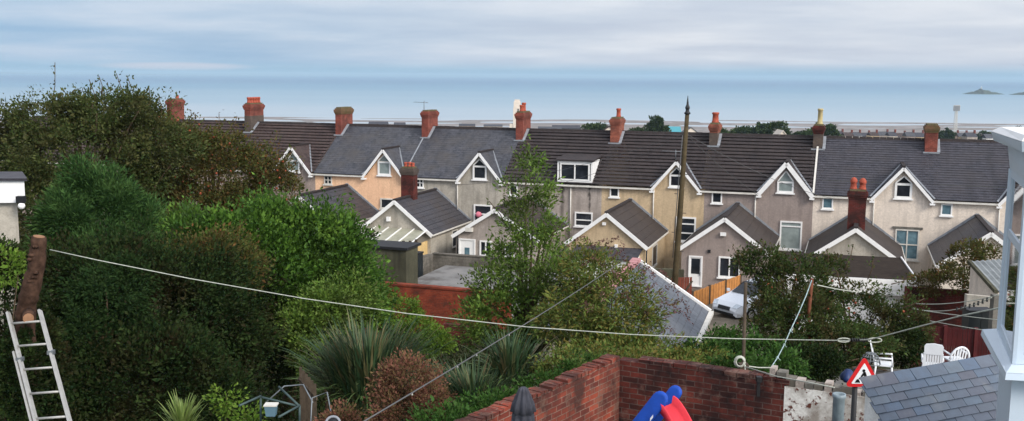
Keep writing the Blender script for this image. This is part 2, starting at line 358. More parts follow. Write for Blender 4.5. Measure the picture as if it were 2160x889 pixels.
o = MB().add([(-60000, 900, -47), (60000, 900, -47), (60000, 60000, -47), (-60000, 60000, -47)], [(0, 1, 2, 3)]).build('sea', m_sea()); tag(o, kind='structure')

# yards and lane
def m_conc():
    n = NT('concrete_yard'); o = n.coord('Object'); a = n.noise(o, .7, 5, .6); b = n.noise(o, 12, 3)
    col = n.ramp(a, [(.36, srgb(92, 88, 84)), (.5, srgb(122, 120, 117)), (.7, srgb(136, 132, 128))]); n.bump(b, .2, .01); return n.fin(col, .75, .25)
M['conc'] = m_conc()
def m_drive():
    n = NT('gravelly_lane'); o = n.coord('Object'); a = n.noise(o, 1.1, 5, .6); b = n.noise(o, 18, 3)
    col = n.ramp(a, [(.35, srgb(96, 88, 76)), (.7, srgb(140, 128, 112))]); n.bump(b, .6, .03); return n.fin(col, .9, .1)
lane = MB(); rows = [38, 42, 46, 50, 54, 56, 60, 63.5]
vs = []; 
for y in rows: vs += [(7, y, gz(y) + .006), (24, y, gz(y) + .006)]
lane.add(vs, [(2 * i, 2 * i + 1, 2 * i + 3, 2 * i + 2) for i in range(len(rows) - 1)]); tag(lane.build('lane', m_drive()), kind='structure')

# ------------------------------------------------------------------ terrace houses
RT = -4.8; RZ = 9.15; ET = .25; EZ = 5.62; SL = (RZ - EZ) / (ET - RT)     # ridge / eaves
def roof_z(t): return EZ + (ET - t) * SL
def rect_frame(mb, s0, s1, z0, z1, t, fw, dp, mull=0, trans=()):
    mb.stz(s0, s0 + fw, t, t + dp, z0, z1); mb.stz(s1 - fw, s1, t, t + dp, z0, z1)
    mb.stz(s0 + fw, s1 - fw, t, t + dp, z0, z0 + fw); mb.stz(s0 + fw, s1 - fw, t, t + dp, z1 - fw, z1)
    for k in range(mull):
        c = s0 + (s1 - s0) * (k + 1) / (mull + 1); mb.stz(c - fw * .4, c + fw * .4, t, t + dp - .003, z0 + fw, z1 - fw)
    for q in trans:
        c = z0 + (z1 - z0) * q; mb.stz(s0 + fw, s1 - fw, t, t + dp - .006, c - fw * .4, c + fw * .4)
def window(h, px, t, glass='glass', mull=0, trans=(), fw=.1, sill=True, frame='white', tri=None, lintel=None):
    x0, y0, x1, y1 = px
    a0, zt = onT(x0, y0, t); a1, zb = onT(x1, y1, t)
    zt = (zt + onT(x1, y0, t)[1]) / 2; zb = (zb + onT(x0, y1, t)[1]) / 2
    mb = MB(); rect_frame(mb, a0, a1, zb, zt, t + .002, fw, .09, mull, trans)
    if tri is not None:       # triangular light above
        z2 = zt + tri; c = (a0 + a1) / 2; tw = (a1 - a0) * .46
        L = T(c - tw, t + .05, zt + .02); R = T(c + tw, t + .05, zt + .02); A = T(c, t + .05, z2)
        mb.beam(L, A, .08, .09, N_); mb.beam(R, A, .08, .09, N_)
    w = mb.build('window', M[frame], h)
    g = MB(); g.stz(a0 + fw * .6, a1 - fw * .6, t + .004, t + .035, zb + fw * .6, zt - fw * .6)
    if tri is not None:
        g.prism([T(c - tw + .06, t + .004, zt + .02), T(c + tw - .06, t + .004, zt + .02), T(c, t + .004, z2 - .06)], N_ * .03)
    g.build('pane', M[glass], w)
    if sill: MB().stz(a0 - .08, a1 + .08, t + .002, t + .16, zb - .09, zb - .003).build('sill', M[frame], w)
    if lintel: MB().stz(a0 - .18, a1 + .18, t + .002, t + .1, zt + .02, zt + .16).build('lintel', M[lintel], w)
    return w
def chimney(h, s, t, z0, z1, ws, wt, mat, pots=(), potmat='pot', cap=True, topmat=None, zsplit=None, flash=True, dome=False):
    c = MB()
    if zsplit is None: c.stz(s - ws / 2, s + ws / 2, t - wt / 2, t + wt / 2, z0, z1 - (.5 if cap else 0))
    else: c.stz(s - ws / 2, s + ws / 2, t - wt / 2, t + wt / 2, z0, zsplit)
    def capmb(m):
        if cap:
            for k, (q, a, b) in enumerate(((.035, .5, .4), (.07, .4, .3), (.095, .3, .12), (.03, .12, .02))):
                m.stz(s - ws / 2 - q, s + ws / 2 + q, t - wt / 2 - q, t + wt / 2 + q, z1 - a, z1 - b)
        return m
    if topmat is None and zsplit is None: capmb(c)
    ch = c.build('chimney', M[mat], h)
    if zsplit is not None:
        m = MB(); m.stz(s - ws / 2 + .012, s + ws / 2 - .012, t - wt / 2 + .012, t + wt / 2 - .012, zsplit, z1 - .5); capmb(m); m.build('stack_top', M[topmat or mat], ch)
    elif topmat: 
        m = capmb(MB()); m.build('stack_top', M[topmat], ch)
    top = MB(); top.prism([T(s - ws * .45, t - wt * .45, z1 - .02), T(s + ws * .45, t - wt * .45, z1 - .02), T(s + ws * .45, t + wt * .45, z1 - .02), T(s - ws * .45, t + wt * .45, z1 - .02)][::-1], (0, 0, .1)); top.build('flaunching', M['moss'], ch)
    for (ds, dt, r, ph_) in pots:
        p = T(s + ds, t + dt, z1 + .06)
        prof = [(r * 1.05, 0), (r * 1.05, .08), (r * .9, .12), (r * .82, ph_ - .16), (r * 1.0, ph_ - .13), (r * 1.02, ph_ - .03), (r * .8, ph_)]
        if dome: prof = prof[:-1] + [(r * .9, ph_ + .05), (r * .6, ph_ + .14), (r * .2, ph_ + .18)]
        MB().lathe(p, prof, 12).build('chimney_pot', M[potmat], ch)
    return ch
def aerial(h, s, t, z, hgt=.8, w=.8):
    a = MB(); a.tube([T(s, t, z), T(s, t, z + hgt)], .025, 6); a.tube([T(s - w, t + .1, z + hgt * .86), T(s + w * .4, t - .1, z + hgt * .8)], .018, 5)
    for k in range(5):
        q = -w + k * w * .33; a.tube([T(s + q, t - .16, z + hgt * .86), T(s + q, t + .34, z + hgt * .84)], .01, 4)
    a.build('aerial', M['grey_metal'], h)

def courses(s0, s1, t0, t1, zf, n, thick, gap=None):
    """stepped tile rows from eaves t0 up to ridge t1"""
    mb = MB()
    for k in range(n):
        ta = t0 + (t1 - t0) * k / n; tb = t0 + (t1 - t0) * (k + 1) / n
        za = zf(ta) + thick; zb = zf(tb) + .004
        segs = [(s0, s1)]
        if gap:
            c, hw, zb0, hh = gap; zm = zf(tb); q = hw * (1 - (zm - zb0) / hh)
            if q > .05: segs = [(s0, max(s0, c - q)), (min(s1, c + q), s1)]
        for a, b in segs:
            if b - a > .02:
                mb.add([T(a, ta, za), T(b, ta, za), T(b, tb, zb), T(a, tb, zb)], [(0, 1, 2, 3)])
                ns = min(.035, thick * .5); back = ta - .11 if thick > .025 else ta - .004
                mb.add([T(a, ta, za - ns), T(b, ta, za - ns), T(b, ta, za), T(a, ta, za)], [(0, 1, 2, 3)])
                mb.add([T(a, back, za - ns + .11 * SL * (thick > .025)), T(b, back, za - ns + .11 * SL * (thick > .025)), T(b, ta, za - ns), T(a, ta, za - ns)], [(0, 1, 2, 3)])
                mb.add([T(a, back, zf(back) - .03), T(b, back, zf(back) - .03), T(b, back, za), T(a, back, za)], [(0, 1, 2, 3)])
    return mb

def house(label, s0, s1, wall, roof, style, gable=None, wins=(), ch=None, ext=None, gutter='offwhite', bargew=.15):
    h = thing('terraced_house', T((s0 + s1) / 2, 0, 0), label, 'house', 'terraced houses of the long row')
    # walls
    if gable:
        gp, hw, az = gable; gc = gp
        poly = [T(s0, 0, -.3), T(s1, 0, -.3), T(s1, 0, EZ - .08), T(gc + hw, 0, EZ - .08), T(gc, 0, az - .12), T(gc - hw, 0, EZ - .08), T(s0, 0, EZ - .08)]
    else:
        gc = None; poly = [T(s0, 0, -.3), T(s1, 0, -.3), T(s1, 0, EZ - .08), T(s0, 0, EZ - .08)]
    w = MB(); w.prism(poly, N_ * -.3)
    w.stz(s0, s1, 2 * RT - .0, 2 * RT + .3, -.3, EZ - .1)
    for q in (s0 + .002, s1 - .302):      # party walls up to the roof
        w.prism([T(q, -.31, -.3), T(q, -.31, roof_z(-.31) - .1), T(q, RT, RZ - .1), T(q, 2 * RT + .31, roof_z(-.31) - .1), T(q, 2 * RT + .31, -.3)], E_ * .3)
    w.build('wall', M[wall], h)
    # roof
    gp4 = (gc, gable[1] + .12, EZ - .02, gable[2] - EZ + .05) if gable else None
    n, th_ = {'tile': (16, .09), 'slate': (24, .016), 'flat': (25, .032)}[style]
    r = courses(s0, s1, ET, RT, roof_z, n, th_, gp4)
    r.add([T(s0, RT, RZ), T(s1, RT, RZ), T(s1, 2 * RT - ET, EZ), T(s0, 2 * RT - ET, EZ)], [(0, 1, 2, 3)])
    ro = r.build('roof', M[roof], h)
    rd = MB(); k = s0
    while k < s1 - .05:
        b = min(s1, k + .45); zz = .002 + random.uniform(0, .02)
        rd.hexa([T(k + .01, RT + .16, RZ - .1), T(b - .01, RT + .16, RZ - .1), T(b - .01, RT - .16, RZ - .1), T(k + .01, RT - .16, RZ - .1),
                 T(k + .01, RT + .06, RZ + .1 + zz), T(b - .01, RT + .06, RZ + .1 + zz), T(b - .01, RT - .06, RZ + .1 + zz), T(k + .01, RT - .06, RZ + .1 + zz)]); k = b
    rd.build('ridge_tiles', M['ridge'], ro)
    if gable:
        hh = az - EZ; tb = ET - (az - EZ) / SL
        g = MB()
        for sg in (-1, 1):
            A = T(gc, .3, az); Bk = T(gc, tb - .15, az); C = T(gc + sg * (hw + .15), .3, EZ - .12); D = T(gc + sg * (hw + .15), .2, EZ - .12)
            up = V((0, 0, .07)); pl = [A, Bk, D, C]
            if sg > 0: pl = pl[::-1]
            g.prism(pl, up)
        gr = g.build('gable_roof', M[roof if style != 'tile' else roof], h)
        MB().beam(T(gc, .3, az + .08), T(gc, tb, az + .08), .22, .1).build('ridge_tiles', M['ridge'], gr)
        bb = MB()
        for sg in (-1, 1):
            bb.beam(T(gc, .33, az - .06), T(gc + sg * (hw + .16), .33, EZ - .2), .05, bargew * 1.25, Z_)
            bb.stz(gc + sg * (hw + .1) - .16, gc + sg * (hw + .1) + .16, .02, .36, EZ - .36, EZ - .24)
        bb.build('bargeboard', M['white'], h)
        fl = MB()
        for sg in (-1, 1): fl.beam(T(gc, tb, az + .06), T(gc + sg * (hw + .22), .26, EZ + .06), .1, .03, N_ + Z_)
        fl.build('valley_flashing', M['lead'], gr)
    # gutters
    segs = [(s0, s1)] if not gable else [(s0, gc - hw - .2), (gc + hw + .2, s1)]
    for a, b in segs:
        if b - a > .1: MB().stz(a, b, .02, .3, EZ - .19, EZ - .08).build('gutter', M[gutter], h)
    for x in wins: window(h, **x)
    return h

def extension(h, s, hw, L, rz, ez, wall, roof, items=(), barge=True, chim=None, gut='offwhite', rows=9):
    w = MB()
    w.prism([T(s - hw, L, -.3), T(s + hw, L, -.3), T(s + hw, L, ez - .06), T(s, L, rz - .1), T(s - hw, L, ez - .06)], N_ * -.25)
    for sg in (-1, 1):
        a = s + sg * hw; b = a - sg * .25; w.stz(min(a, b), max(a, b), .003, L - .252, -.3, ez - .08)
    w.build('extension_wall', M[wall], h)
    ov = .22; sl = (rz - ez) / hw; r = MB()
    for sg in (-1, 1):
        n = rows
        for k in range(n):
            da = (hw + ov) * (1 - k / n); db = (hw + ov) * (1 - (k + 1) / n)
            za = rz - da * sl + .035; zb = rz - db * sl + .006
            p = [T(s + sg * da, L + .2, za), T(s + sg * da, .004, za), T(s + sg * db, .004, zb), T(s + sg * db, L + .2, zb)]
            q = [T(s + sg * da, L + .2, za), T(s + sg * da, .004, za), T(s + sg * da, .004, za - .05), T(s + sg * da, L + .2, za - .05)]
            r.add(p if sg > 0 else p[::-1], [(0, 1, 2, 3)]); r.add(q[::-1] if sg > 0 else q, [(0, 1, 2, 3)])
        # underside
        p = [T(s + sg * (hw + ov), L + .2, rz - (hw + ov) * sl - .02), T(s + sg * (hw + ov), .004, rz - (hw + ov) * sl - .02), T(s, .004, rz - .03), T(s, L + .2, rz - .03)]
        r.add(p, [(0, 1, 2, 3)])
    ro = r.build('extension_roof', M[roof], h)
    MB().beam(T(s, L + .2, rz + .05), T(s, .01, rz + .05), .26, .11).build('ridge_tiles', M['ridge'], ro)
    fl = MB()
    for sg in (-1, 1): fl.beam(T(s, .03, rz + .12), T(s + sg * (hw + ov), .03, ez + .05 - ov * sl), .05, .16, Z_)
    fl.build('wall_flashing', M['lead'], ro)
    if barge:
        b = MB()
        for sg in (-1, 1): b.beam(T(s - sg * .02, L + .225, rz - .08), T(s + sg * (hw + ov), L + .225, ez - .1 - ov * sl), .045, .24, Z_)
        b.build('extension_bargeboard', M['white'], h)
    for sg in (-1, 1):
        a = s + sg * (hw + ov); MB().stz(a - .06, a + .06, .01, L + .19, ez - ov * sl - .1, ez - ov * sl - .005).build('extension_gutter', M[gut], h)
    if chim: chimney(h, **chim)

def ext_door(h, px, t, mat='white', pane='glass', upper=True):
    x0, y0, x1, y1 = px; a0, zt = onT(x0, y0, t); a1, zb = onT(x1, y1, t); zt = (zt + onT(x1, y0, t)[1]) / 2
    zb = min(zb, .25)
    d = MB(); rect_frame(d, a0, a1, zb, zt, t + .002, .09, .09); d.stz(a0 + .09, a1 - .09, t + .002, t + .04, zb + .09, zt - .09)
    o = d.build('door', M[mat], h); w = a1 - a0; hh = zt - zb
    (MB().stz(a0 + .16, a1 - .16, t + .03, t + .05, zb + hh * .42, zt - .17) if upper else MB().stz(a0 + w * .35, a1 - w * .35, t + .03, t + .05, zb + hh * .2, zt - .6)).build('pane', M[pane], o)
    MB().stz(a1 - .17, a1 - .12, t + .042, t + .1, zb + hh * .38, zb + hh * .48).build('handle', M['grey_metal'], o)
def wall_box(h, name, x, y, t, w, hgt, d, mat):
    s, z = onT(x, y, t); MB().stz(s - w / 2, s + w / 2, t + .002, t + d, z - hgt / 2, z + hgt / 2).build(name, M[mat], h)
def pipe_down(h, x, y0, y1, t=0, mat='offwhite', r=.05):
    s, z0 = onT(x, y0, t + .08); _, z1 = onT(x, y1, t + .08); MB().tube([T(s, t + .08, z0), T(s, t + .08, z1)], r, 8).build('drainpipe', M[mat], h)

SB = [-49, -41, -33.0, -24.9, -16.3, -8.6, -.72, 6.75, 14.0, 21.2, 28.5, 35.6, 43]
GABZ = 7.62
h0 = house('brown tiled terrace house mostly hidden behind the left fruit trees, farthest left of its row', SB[0], SB[1], 'r_brown', 'tile_brown', 'tile')
h1 = house('terrace house with lone red brick stack just above the fruit tree crown', SB[1], SB[2], 'r_brown', 'tile_brown', 'tile')
chimney(h1, SB[2], RT, 7.9, 11.0, .6, 1.6, 'b_red', [(0, -.3, .14, .3)])
h2 = house('brown tiled terrace house whose grey stack carries a row of red pots', SB[2], SB[3], 'r_brown', 'tile_brown', 'tile')
chimney(h2, SB[3], RT + .15, 7.4, 10.75, .6, 2.0, 'b_sooty', [(0, -.74 + .37 * q, .16, .5) for q in range(5)], topmat='b_red', zsplit=9.75)
h3 = house('brown pebbledashed terrace house with brown tiles and white gable next to the peach house', SB[3], SB[4] - .1, 'r_brown', 'tile_brown', 'tile', (-18.39, 1.62, GABZ),
    [dict(px=(606, 338, 633, 363), t=0, glass='glass_blind', tri=.55, fw=.12)])
chimney(h3, SB[4], RT + .15, 7.4, 10.55, .52, 2.0, 'b_red', topmat='b_mossy')
h4 = house('peach painted terrace house with grey slate roof', SB[4] - .1, SB[5] - .15, 'r_peach', 'slate_grey', 'slate', (-10.35, 1.6, GABZ),
    [dict(px=(797.5, 341, 825, 370), t=0, glass='glass_blind', tri=.5, fw=.13), dict(px=(684.5, 371, 701, 389), t=0, mull=1, trans=(.5,), fw=.07, frame='offwhite'),
     dict(px=(803, 419, 842, 441), t=0, fw=.1, frame='offwhite')])
chimney(h4, SB[5], RT + .15, 7.4, 10.45, .54, 2.0, 'b_red')
aerial(h4, SB[5] - .3, RT + .6, 10.45)
h5 = house('mottled grey rendered terrace house with slate roof between peach house and dormer house', SB[5] - .15, SB[6], 'r_grey', 'slate_grey', 'slate', (-2.5, 1.62, GABZ),
    [dict(px=(998, 350, 1027, 379), t=0, tri=.5, fw=.12), dict(px=(879, 376, 894, 396), t=0, mull=1, trans=(.5,), fw=.07), dict(px=(1000, 432, 1038, 476), t=0, fw=.11, trans=(.55,))])
chimney(h5, SB[6], RT + .15, 7.3, 10.5, .58, 1.9, 'b_red', [(0, -.1, .17, .66), (.02, .5, .16, .5)], topmat='b_red')
h6 = house('grey brown terrace house with the white flat roofed box dormer', SB[6], SB[7], 'r_streaked', 'tile_black', 'tile', None,
    [dict(px=(1075, 391, 1092, 412), t=0, fw=.08), dict(px=(1213, 448, 1250, 478), t=0, fw=.1, trans=(.45,), glass='glass')])
chimney(h6, SB[7], RT + .3, 7.2, 10.2, .68, 1.6, 'b_orange', [(.08, .0, .18, .66)])
h7 = house('tan pebbledashed terrace house directly behind the tall wooden pole', SB[7], SB[8], 'r_tan', 'tile_black', 'tile', (12.05, 1.55, GABZ - .12),
    [dict(px=(1412.5, 369, 1442, 395), t=0, tri=.5, fw=.12), dict(px=(1287, 396, 1306, 416), t=0, fw=.09), dict(px=(1427, 458, 1467, 510), t=0, fw=.11, trans=(.35, .72))])
chimney(h7, SB[8], RT + .3, 7.2, 9.95, .6, 1.6, 'b_sooty', [(0, 0, .26, .75)], topmat='b_orange', zsplit=9.3)
aerial(h7, 12.0, .3, GABZ - .05, .75, .9)
h8 = house('dark grey brown pebbledashed terrace house with wide white gable boards and grey blind', SB[8], SB[9], 'r_dark', 'tile_black', 'tile', (19.4, 1.62, GABZ + .05),
    [dict(px=(1640, 383, 1674, 407), t=0, glass='glass_blind', tri=.7, fw=.12), dict(px=(1502, 404, 1523, 429), t=0, fw=.09), dict(px=(1646, 467, 1690, 527), t=0, glass='glass_blind', fw=.1, trans=(.82,))], bargew=.23)
chimney(h8, SB[9], RT + .3, 7.2, 10.0, .66, 1.5, 'b_sooty', [(.05, 0, .2, 1.1)], potmat='pot_cream', topmat='b_dark', zsplit=9.4)
h9 = house('pinkish cream terrace house with two pot stack on its rear wing', SB[9], SB[10] + .1, 'r_cream', 'slate_dark', 'flat', (26.7, 1.72, GABZ),
    [dict(px=(1735, 417, 1757, 441), t=0, fw=.09, glass='glass_blue'), dict(px=(1888, 387, 1923, 419), t=0, tri=.45, fw=.14), dict(px=(1889, 484, 1936, 548), t=0, glass='glass_blue', mull=1, trans=(.5,), fw=.09, frame='offwhite', lintel='concrete')])
chimney(h9, SB[10], RT + .4, 7.1, 10.2, .78, 1.5, 'b_red', topmat='b_mossy')
h10 = house('pinkish cream terrace house at the right end beside the bay window', SB[10] + .1, SB[11], 'r_cream', 'slate_dark', 'flat', (34.1, 1.6, GABZ),
    [dict(px=(1985, 430, 2008, 455), t=0, fw=.09, glass='glass_blue')])
h11 = house('cream terrace house glimpsed past the bay window frame', SB[11], SB[12], 'r_cream', 'slate_dark', 'flat', None)
# stack flashings, stepped lead up the slope
for hh, s_, w_ in ((h2, SB[3], .6), (h3, SB[4], .52), (h4, SB[5], .54), (h5, SB[6], .58), (h6, SB[7], .68), (h7, SB[8], .6), (h8, SB[9], .66), (h9, SB[10], .78)):
    m = MB(); a = s_ + w_ / 2 + .09; t0 = RT + 1.22
    m.beam(T(a, t0, roof_z(t0) + .1), T(a, RT + .1, roof_z(RT + .1) + .12), .2, .06, Z_); m.beam(T(s_ - w_ / 2 - .1, t0 - .02, roof_z(t0) + .06), T(s_ + w_ / 2 + .15, t0 - .02, roof_z(t0) + .06), .18, .1, Z_)
    m.build('chimney_flashing', M['lead'], hh)
# verge strip between tile and slate roofs
MB().beam(T(SB[9], .25, EZ + .1), T(SB[9], RT, RZ + .1), .12, .07, Z_).build('verge_strip', M['offwhite'], h8)
MB().beam(T(SB[5] - .1, .25, EZ + .07), T(SB[5] - .1, RT + 1.3, roof_z(RT + 1.3) + .07), .09, .05, Z_).build('verge_strip', M['lead'], h4)
# box dormer on h6
a0, zt = onT(1176, 339, .15); a1, zb = onT(1249, 387, .15)
d = MB(); d.prism([T(a0, .15, zb), T(a0, .15, zt), T(a0, -2.6, zt + .02), T(a0, -2.6, zt - .1)], E_ * .12)
d.prism([T(a1 - .12, .15, zb), T(a1 - .12, .15, zt), T(a1 - .12, -2.6, zt + .02), T(a1 - .12, -2.6, zt - .1)], E_ * .12)
d.stz(a0 + .12, a1 - .12, .05, .149, zb, zb + .14); d.stz(a0 + .12, a1 - .12, .05, .149, zt - .16, zt)
do = d.build('box_dormer', M['white'], h6)
g = MB(); c = (a0 + a1) / 2; fr = MB(); rect_frame(fr, a0 + .2, a1 - .2, zb + .14, zt - .16, .05, .1, .13, 1); fr.build('window_frame', M['white'], do)
MB().stz(a0 + .24, a1 - .24, .06, .1, zb + .18, zt - .2).build('pane', M['glass'], do)
MB().prism([T(a0 - .12, .32, zt + .003), T(a1 + .12, .32, zt + .003), T(a1 + .12, -2.9, zt + .25), T(a0 - .12, -2.9, zt + .25)], (0, 0, .1)).build('dormer_roof', M['tile_black'], do)
# extensions
a = -13.6
extension(h4, -13.6, 2.7, 7, 4.72, 2.75, 'r_white', 'ext_slate')
extension(h5, -6.1, 2.62, 7, 4.72, 2.66, 'r_grey', 'ext_slate', chim=dict(s=-6.25, t=4.4, z0=3.6, z1=6.75, ws=.95, wt=.75, mat='b_dark', pots=[(-.25, 0, .13, .32), (.05, 0, .13, .34), (.3, .0, .12, .3)], topmat='b_sooty'))
extension(h6, 1.25, 2.85, 7, 4.5, 2.7, 'r_greybrown', 'ext_felt')
extension(h7, 8.85, 2.5, 7, 4.62, 2.72, 'r_tan', 'ext_felt', rows=6)
extension(h8, 16.3, 2.62, 7, 4.72, 2.78, 'r_dark', 'ext_felt', rows=7)
extension(h9, 23.95, 2.66, 7, 4.5, 2.62, 'r_grey', 'ext_felt', rows=8, chim=dict(s=23.95, t=5.2, z0=3.4, z1=6.55, ws=1.02, wt=.8, mat='b_dark', pots=[(-.26, .05, .21, .55), (.26, .05, .21, .52)], topmat='b_dark', dome=True))
extension(h10, 31.2, 2.55, 7, 4.68, 2.75, 'r_cream', 'ext_slate', rows=5)
# extension fittings
ext_door(h8, (1453.5, 540, 1480.5, 606), 7); window(h8, (1516.5, 542, 1561, 586), 7, mull=1, fw=.1)
wall_box(h8, 'wall_lamp', 1526, 494, 7, .34, .2, .2, 'white'); wall_box(h8, 'vent', 1496, 530, 7, .18, .18, .1, 'iron')
ext_door(h6, (968.5, 504, 1003, 545), 7, pane='glass_blue', upper=False); window(h6, (1012.5, 508, 1038, 541), 7, mull=1, fw=.1); window(h6, (1066, 516, 1086, 541), 7, fw=.1, glass='glass_blind')
wall_box(h6, 'boiler_flue', 991, 484, 7, .5, .28, .25, 'offwhite'); pipe_down(h6, 965, 492, 545, 7, 'iron')
wall_box(h7, 'wall_lamp', 1275, 472, 7, .22, .18, .16, 'white'); wall_box(h7, 'vent', 1300, 519, 7, .2, .2, .12, 'white')
wall_box(h5, 'wall_lamp', 821, 462, 7, .26, .3, .2, 'white')
pipe_down(h5, 965, 379, 455); pipe_down(h7, 1379, 397, 478); pipe_down(h8, 1594, 408, 490); pipe_down(h9, 1844, 420, 500); pipe_down(h10, 2109, 433, 520)
pipe_down(h6, 1204, 396, 500); s_, z_ = onT(1204, 396, .08); s2, z2 = onT(1243, 392, .08)
MB().tube([T(s_, .08, z_), T(s2, .08, z2)], .05, 8).build('drainpipe', M['offwhite'], h6)
pipe_down(h7, 1364, 522, 575, 7, 'iron')
# side-wall windows
def side_win(h, s, t0, t1, z0, z1, sg=1):
    w = MB()
    def bx(a, b, c_, d_, q0, q1): w.stz(min(s + sg * q0, s + sg * q1), max(s + sg * q0, s + sg * q1), a, b, c_, d_)
    bx(t0, t0 + .09, z0, z1, .002, .06); bx(t1 - .09, t1, z0, z1, .002, .06); bx(t0, t1, z0 - .1, z0, .002, .1); bx(t0 + .09, t1 - .09, z1 - .09, z1, .002, .06)
    o = w.build('window', M['offwhite'], h); p = MB(); p.stz(min(s + sg * .003, s + sg * .03), max(s + sg * .003, s + sg * .03), t0 + .09, t1 - .09, z0 + .01, z1 - .09); p.build('pane', M['glass'], o)
side_win(h5, -6.1 + 2.62, 2.2, 3.2, 1.0, 2.2); side_win(h4, -13.6 + 2.7, 3.6, 4.6, 1.2, 2.2); side_win(h7, 8.85 + 2.5, 3.0, 4.6, .8, 2.2)
# lean-to porch on h7's wing
s0, s1 = 6.9, 11.0
p = MB(); p.prism([T(s0, 7.004, 2.35), T(s1 + .2, 7.004, 2.35), T(s1 + .2, 9.0, 1.95), T(s0, 9.0, 1.95)], (0, 0, .09)); pr = p.build('porch_roof', M['slate_dark'], h7)
MB().stz(s0 + .1, s1, 8.7, 8.85, -.2, 1.93).build('porch_wall', M['r_white'], h7)
MB().stz(s1 - .1, s1 + .02, 7.004, 8.69, -.2, 2.02).build('porch_side_wall', M['r_white'], h7)
# pink bunch in the grey house's window
tag(MB().lathe(T(onT(1009, 455, .2)[0], .22, onT(1009, 459, .2)[1]), [(.08, 0), (.2, .1), (.24, .25), (.16, .38), (.04, .44)], 8, .15, 3).build('soft_toy', M['pink'], None), 'small pink bundle standing in the open window of the grey house', 'bundle')
# ------------------------------------------------------------------ middle ground
def solo(mb, name, mat, label, cat, group=None, org=None):
    if org is None:
        n = len(mb.v); c = sum(mb.v, V((0, 0, 0))) / n; org = V((c.x, c.y, min(p.z for p in mb.v)))
    return tag(mb.build(name, M[mat] if isinstance(mat, str) else mat, None, org), label, cat, group)
def atz(x, y, z):
    d = ray(x, y); return CAM + d * ((z - CZ) / d.z)
def sw(x, t): return onT(x, 600, t)[0]

# raised concrete yard, block walls, mossy shed
yz = 1.35
m = MB(); m.stz(sw(862, 17), sw(1150, 17), 11.4, 24.5, -.2, yz); tag(m.build('concrete_yard', M['conc']), kind='structure')
zt = onT(980, 541, 11.4)[1]
m = MB(); m.stz(sw(914, 11.4), sw(1110, 11.4), 11.15, 11.398, -.2, zt); m.stz(sw(914, 11.4) - .05, sw(1110, 11.4), 11.1, 11.45, zt, zt + .07)
solo(m, 'block_wall', 'block', 'low concrete block wall at the back of the concrete yard, in front of the white door', 'wall')
sA = sw(914, 11.45); sB = sA
m = MB(); m.prism([T(sA, 11.452, -.2), T(sA, 24.4, -.2), T(sA, 24.4, onT(864, 588, 24)[1]), T(sA, 11.452, zt + .02)], E_ * -.25)
solo(m, 'block_wall', 'block', 'concrete block wall running beside the mossy shed along the side of the concrete yard', 'wall')
s0, s1 = onT(737, 540, 19)[0], onT(856, 540, 19)[0]; zt = onT(800, 524, 19)[1]
sh = thing('shed', T((s0 + s1) / 2, 17, 1), 'mossy flat roofed concrete shed behind the hedge beside the block wall', 'shed')
m = MB(); m.stz(s0, s1, 18.8, 19, -.2, zt - .002); m.stz(s1 - .2, s1, 17.4, 18.798, -.2, zt - .002); m.stz(s0, s0 + .2, 17.4, 18.798, -.2, zt - .002); m.build('wall', M['mossy'], sh)
MB().stz(s0 - .15, s1 + .15, 17.2, 19.15, zt, zt + .14).build('roof', M['iron'], sh)
# glazed lean-to in front of the grey wing
lt = thing('lean_to', T(-6.5, 8.5, 0), 'lean-to with cloudy plastic roof and white bars against the grey wing', 'lean-to')
sl0, sl1 = -8.6, -3.7
m = MB(); m.prism([T(sl0, 7.01, 2.75), T(sl1, 7.01, 2.75), T(sl1, 10.6, 2.05), T(sl0, 10.6, 2.05)], (0, 0, .03)); m.build('roof_sheet', M['perspex'], lt)
for k in range(6):
    s = sl0 + (sl1 - sl0) * k / 5; MB().beam(T(s, 7.01, 2.81), T(s, 10.65, 2.1), .06, .06).build('glazing_bar', M['white'], lt)
m = MB(); m.stz(sl1 - .1, sl1, 7.01, 10.5, -.2, 2.03); m.stz(sl0, sl1 - .1, 10.4, 10.5, -.2, 2.0); m.build('wall', M['r_yellow'], lt)
MB().stz(sl0 - .1, sl1 + .1, 10.55, 10.7, 1.88, 2.02).build('gutter', M['white'], lt)
for k, (px, py) in enumerate(((852, 508), (866, 508), (879, 505))):
    s, z = onT(px, py, 14); solo(MB().stz(s - .07, s + .07, 14, 14.14, .5, z), 'wooden_post', 'wood_old', 'weathered timber post standing between the mossy shed and the grey wing', 'post', 'timber posts by the mossy shed')
s, z = onT(875, 535, 14.6)
b = thing('wheelie_bin', T(s, 14.6, 1), 'black bin standing between mossy shed and block wall', 'bin')
MB().stz(s - .4, s + .4, 14.3, 15.0, .4, z).build('bin_body', M['dark_hole'], b); MB().stz(s - .44, s + .44, 14.26, 15.04, z, z + .1).build('lid', M['iron'], b)

# orange brick retaining wall
tw = 27
sL, sR = onT(770, 600, tw)[0], onT(1075, 620, tw)[0]; zL = onT(800, 601, tw)[1]; zR = onT(1045, 619, tw)[1]; zm = (zL + zR) / 2
m = MB(); m.stz(sL, sR, tw - .3, tw, .0, zm); m.stz(sL, sR, tw - .34, tw + .04, zm, zm + .09)
solo(m, 'brick_wall', 'b_garden', 'long orange red brick garden wall below the concrete yard', 'wall')
m = MB(); m.stz(onT(935, 690, tw + 2.4)[0], sR, tw + 2.2, tw + 2.5, .0, onT(960, 685, tw + 2.4)[1])
solo(m, 'brick_wall', 'b_dark', 'low dark red brick step wall at the foot of the orange brick wall', 'wall')

